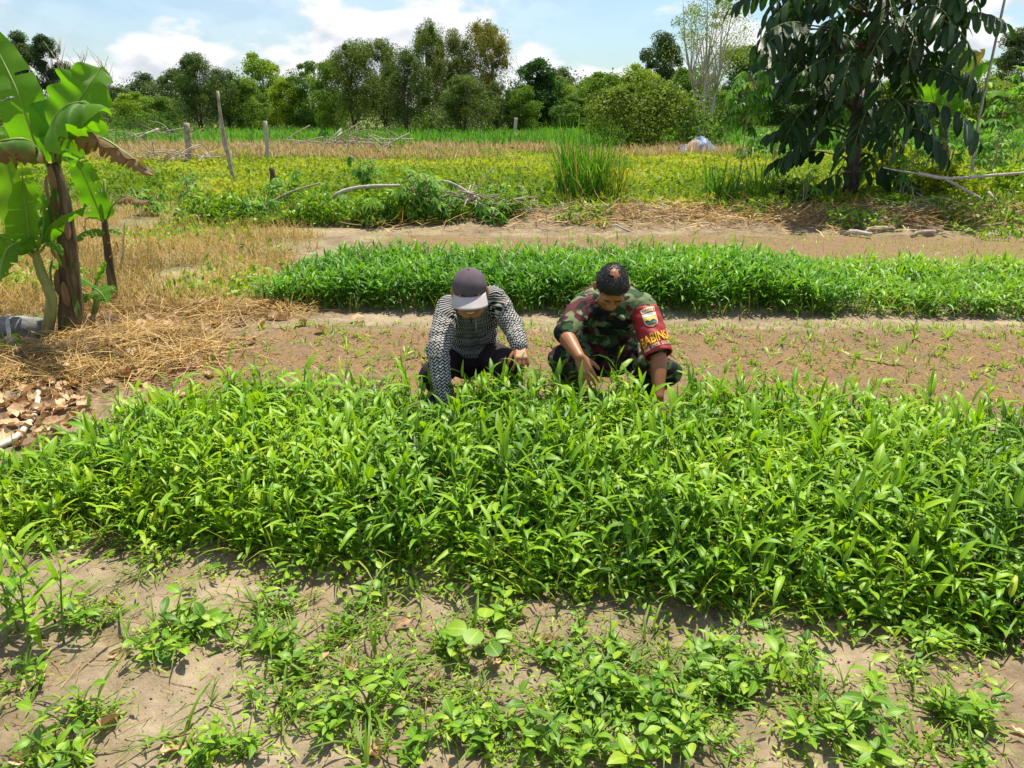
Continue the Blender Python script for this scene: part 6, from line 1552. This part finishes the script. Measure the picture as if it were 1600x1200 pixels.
Sp = [(J['pelvis'], .175, .14), (J['pelvis'].lerp(J['chest'], .5) + Vector((0, .02, .02)), .180, .145), (J['chest'], .195, .135), (J['chest'].lerp(J['neck'], .6) + Vector((0, .01, 0)), .175, .095), (J['neck'], .08, .068)]
soldier, put, base = make_person('squatting bareheaded man in green and maroon camouflage with a red armband', J, M['camo'], M['camo'], False, 21, Sp, lat)
c, Rm = hf; P = lambda *p: c + Rm @ Vector(p)
bald = lambda v: math.hypot(v.x / .026, (v.y + .026) / .032) + .35 * math.sin(v.x * 900 + v.y * 500) * math.sin(v.y * 800)
hair = put('hair', shell(c, Rm, (0, -.013, .031), (.0775, .0965, .0845), lambda v: (v.z > .066 - .02 * (abs(v.x) / .06) if v.y > .05 else v.z > .01 + .35 * (v.y + .01) if v.y > -.01 else v.z > -.05) and not (v.z > .08 and bald(v) < .8), .003, lambda d, a: .003 * (((d.x * 91.7 + d.y * 47.3 + d.z * 71.1) * 13.7) % 1), 90, 60), M['hair'])
acc = Acc(); n = 5200; d_ = ud(n * 2); d_ = d_[d_[:, 2] > -.6]
p_ = np.array([0, -.013, .031]) + d_ * np.array([.0785, .0975, .0855])
zt = np.where(p_[:, 1] > .05, .066 - .02 * np.abs(p_[:, 0]) / .06, np.where(p_[:, 1] > -.01, .01 + .35 * (p_[:, 1] + .01), -.05))
bl_ = np.hypot(p_[:, 0] / .03, (p_[:, 1] + .026) / .038)
k = (p_[:, 2] > zt) & ~((p_[:, 2] > .08) & (bl_ < 1.15) & (rng.random(len(p_)) < np.clip(.95 - .6 * bl_, 0, .5))); p_, d_ = p_[k], d_[k]; n = len(p_)
R3 = np.array(Rm); Pw = p_ @ R3.T + np.array(c); Dw = nrm(d_ + np.array([0, .6, -.1]) + rng.normal(0, .35, (n, 3))) @ R3.T
acc.leaves(Pw, Dw, nrm(rng.normal(size=(n, 3))), rng.uniform(.004, .009, n), .0011, .5, 'blade3', None, rng.random(n))
put('hair_strands', acc.mesh('hair_strands'), M['hair'], hair)
# collar with two flaps
B = Blob(); nk = J['neck']; ax = (J['neck'] - J['chest']).normalized(); hx_ = (lat - ax * lat.dot(ax)).normalized(); hy_ = ax.cross(hx_)
ring = [nk + hx_ * .082 * math.cos(t) + hy_ * .078 * math.sin(t) + ax * .012 for t in np.linspace(-1.2, 4.34, 16)]
B.chain(ring, [.016] * 16)
for s in (0, 15):
    e = ring[s]; sd_ = 1 if s == 0 else -1
    fw = Vector((0, -1, -.3)); B.cap(e, e + (fw * .05 + hx_ * sd_ * .025), .02, .012); B.cap(e + hx_ * sd_ * .02 + ax * -.01, e + fw * .03 + hx_ * sd_ * .055 - ax * .02, .015, .012)
put('collar', B.build('collar', .005, 2), M['camo'])
# pocket flaps and belt on the shirt front
shirt_o = [x for x in soldier.children if x.name.startswith('shirt')][0]; pk = picker(shirt_o, soldier)
for (x0, x1, y0, y1) in ((916, 940, 520, 530), (968, 992, 520, 530)):
    V = []; ok = True
    for j in range(4):
        for i in range(6):
            q = pk(x0 + (x1 - x0) * i / 5, y0 + (y1 - y0) * j / 3 + (2 if i in (2, 3) and j == 3 else 0), .006)
            if q is None: ok = False
            else: V.append(q)
    if ok:
        me = bpy.data.meshes.new('pocket_flap'); me.from_pydata([tuple(v) for v in V], [], [(j * 6 + i, j * 6 + i + 1, (j + 1) * 6 + i + 1, (j + 1) * 6 + i) for j in range(3) for i in range(5)])
        bm = bmesh.new(); bm.from_mesh(me); bmesh.ops.solidify(bm, geom=bm.faces[:], thickness=.004); bm.to_mesh(me); bm.free(); put('pocket_flap', me, M['camo'])
# red armband round the upper arm, with emblem and lettering
S0 = J['shL'] + (J['elL'] - J['shL']) * -.02; E0 = J['shL'].lerp(J['elL'], .99); t_ = (E0 - S0).normalized(); LEN = (E0 - S0).length
cdir = (Vector((0, 0, CAMH)) - S0.lerp(E0, .5)); u0 = (cdir - t_ * cdir.dot(t_)).normalized(); r0 = u0.cross(t_)
if r0.x < 0: r0 = -r0
RA, RB = .078, .073
def rad(s): 
    f = s / LEN; r = RA + (RB - RA) * f
    return r * (1 - .9 * max(0, .16 - f) ** 1.25 * 5) if f < .16 else r
def bandpt(phi, s, off=0.0):
    w_ = .0022 * math.sin(phi * 3 + s * 60) * math.sin(s * 44 + 1) + .002 * math.sin(phi * 5 - s * 90)
    return S0 + t_ * s + (u0 * math.cos(phi) + r0 * math.sin(phi)) * (rad(s) + off + w_)
NP, NS = 48, 30; V = [bandpt(6.2832 * i / NP, LEN * j / (NS - 1)) for j in range(NS) for i in range(NP)]
F = [(j * NP + i, j * NP + (i + 1) % NP, (j + 1) * NP + (i + 1) % NP, (j + 1) * NP + i) for j in range(NS - 1) for i in range(NP)]
me = bpy.data.meshes.new('armband'); me.from_pydata([tuple(v) for v in V], [], F); bm = bmesh.new(); bm.from_mesh(me); bmesh.ops.recalc_face_normals(bm, faces=bm.faces); bmesh.ops.solidify(bm, geom=bm.faces[:], thickness=.003); bm.to_mesh(me); bm.free()
for p in me.polygons: p.use_smooth = True
band = put('armband', me, M['red'])
band['label'] = 'red cloth armband with a shield emblem and yellow capital letters'
PHI0 = .25
def onband(x, s, off): return bandpt(PHI0 + x / .075, s, off)
def patch(name, s0, s1, lf, rt, mat, off, tilt=0.0, nx=10, ny=8):
    V = []
    for j in range(ny + 1):
        s = s0 + (s1 - s0) * j / ny; f = j / ny
        for i in range(nx + 1):
            x = lf(f) + (rt(f) - lf(f)) * i / nx; V.append(onband(x, s + tilt * x, off))
    me = bpy.data.meshes.new(name); me.from_pydata([tuple(v) for v in V], [], [(j * (nx + 1) + i, j * (nx + 1) + i + 1, (j + 1) * (nx + 1) + i + 1, (j + 1) * (nx + 1) + i) for j in range(ny) for i in range(nx)])
    return put(name, me, mat, band)
k_ = LEN / .30
sh = lambda w: (lambda f: -w * (1 if f < .55 else math.sqrt(max(0, 1 - ((f - .55) / .45) ** 1.9))))
def mirror(fn): return lambda f: -fn(f)
patch('arc_patch', .058 * k_, .083 * k_, lambda f: -.040 + .006 * f, lambda f: .040 - .006 * f, M['cream'], .0030, -.12)
for i in range(7):
    x0 = -.028 + i * .0075; patch('arc_letter', .064 * k_, .077 * k_, lambda f, x0=x0: x0, lambda f, x0=x0: x0 + .0035, M['red'], .0036, -.12, 1, 2)
patch('arc_figure', .061 * k_, .078 * k_, lambda f: .0255 + .004 * (1 - f), lambda f: .034 - .003 * (1 - f), M['boot'], .0037, -.12, 2, 2)
a0, a1 = .088 * k_, .168 * k_
patch('shield_border', a0, a1, sh(.036), mirror(sh(.036)), M['cream'], .0030, -.05)
patch('shield_field', a0 + .004, a1 - .005, sh(.032), mirror(sh(.032)), M['gold'], .0035, -.05)
patch('shield_head', a0 + .004, a0 + .020 * k_, lambda f: -.032, lambda f: .032, M['white'], .0040, -.05)
patch('shield_band', a0 + .026 * k_, a0 + .031 * k_, lambda f: -.031, lambda f: .031, M['cream'], .0041, -.05)
def peaks(base_, amp, ph): return lambda x: base_ - amp * abs(math.sin(x * 95 + ph))
def ridge(name, top, bot, w, mat, off):
    nx = 24; V = []
    for j in range(2):
        for i in range(nx + 1):
            x = -w + 2 * w * i / nx; V.append(onband(x, (top(x) if j == 0 else bot) - .05 * x, off))
    me = bpy.data.meshes.new(name); me.from_pydata([tuple(v) for v in V], [], [(i, i + 1, nx + 2 + i, nx + 1 + i) for i in range(nx)]); put(name, me, mat, band)
ridge('shield_mountains', peaks(a0 + .049 * k_, .010, .6), a0 + .053 * k_, .030, M['navy'], .0042)
ridge('shield_water', peaks(a0 + .053 * k_, .003, .2), a0 + .062 * k_, .0275, M['teal'], .0046)
ridge('shield_foot', lambda x: a0 + .062 * k_, a0 + .068 * k_, .023, M['red'], .0044)
cu_ = bpy.data.curves.new('lettering', 'FONT'); cu_.body = 'BABINSA'; cu_.size = 1.0; cu_.offset = .012; cu_.resolution_u = 4
to = bpy.data.objects.new('temp', cu_); COL.objects.link(to); tm = bpy.data.meshes.new_from_object(to.evaluated_get(bpy.context.evaluated_depsgraph_get())); bpy.data.objects.remove(to)
bm = bmesh.new(); bm.from_mesh(tm); bmesh.ops.subdivide_edges(bm, edges=[e for e in bm.edges if e.calc_length() > .12], cuts=3, use_grid_fill=False); bmesh.ops.triangulate(bm, faces=bm.faces[:]); bm.to_mesh(tm); bm.free()
v_ = mverts(tm); x0, x1 = v_[:, 0].min(), v_[:, 0].max(); y0, y1 = v_[:, 1].min(), v_[:, 1].max(); wd, hg = .185, .054 * k_
setv(tm, np.array([tuple(onband((x - x0) / (x1 - x0) * wd - .088, .197 * k_ + hg * (1 - (y - y0) / (y1 - y0)) - .12 * ((x - x0) / (x1 - x0) * wd - .09), .0034)) for x, y, _ in v_]))
put('lettering', tm, M['gold'], band)
for i in range(19):
    x = -.085 + i * .0092
    if i in (4, 10): continue
    for q in (0, 1): patch('small_lettering', .257 * k_, .276 * k_, lambda f, x=x, q=q: x + .0042 * q + .001 * f * (i % 3), lambda f, x=x, q=q: x + .0042 * q + .0021 + .001 * f * (i % 2), M['cream'], .0034, -.12, 1, 2)
    patch('small_lettering', (.257 + .008 * (i % 3)) * k_, (.2605 + .008 * (i % 3)) * k_, lambda f, x=x: x, lambda f, x=x: x + .006, M['cream'], .0036, -.12, 1, 1)
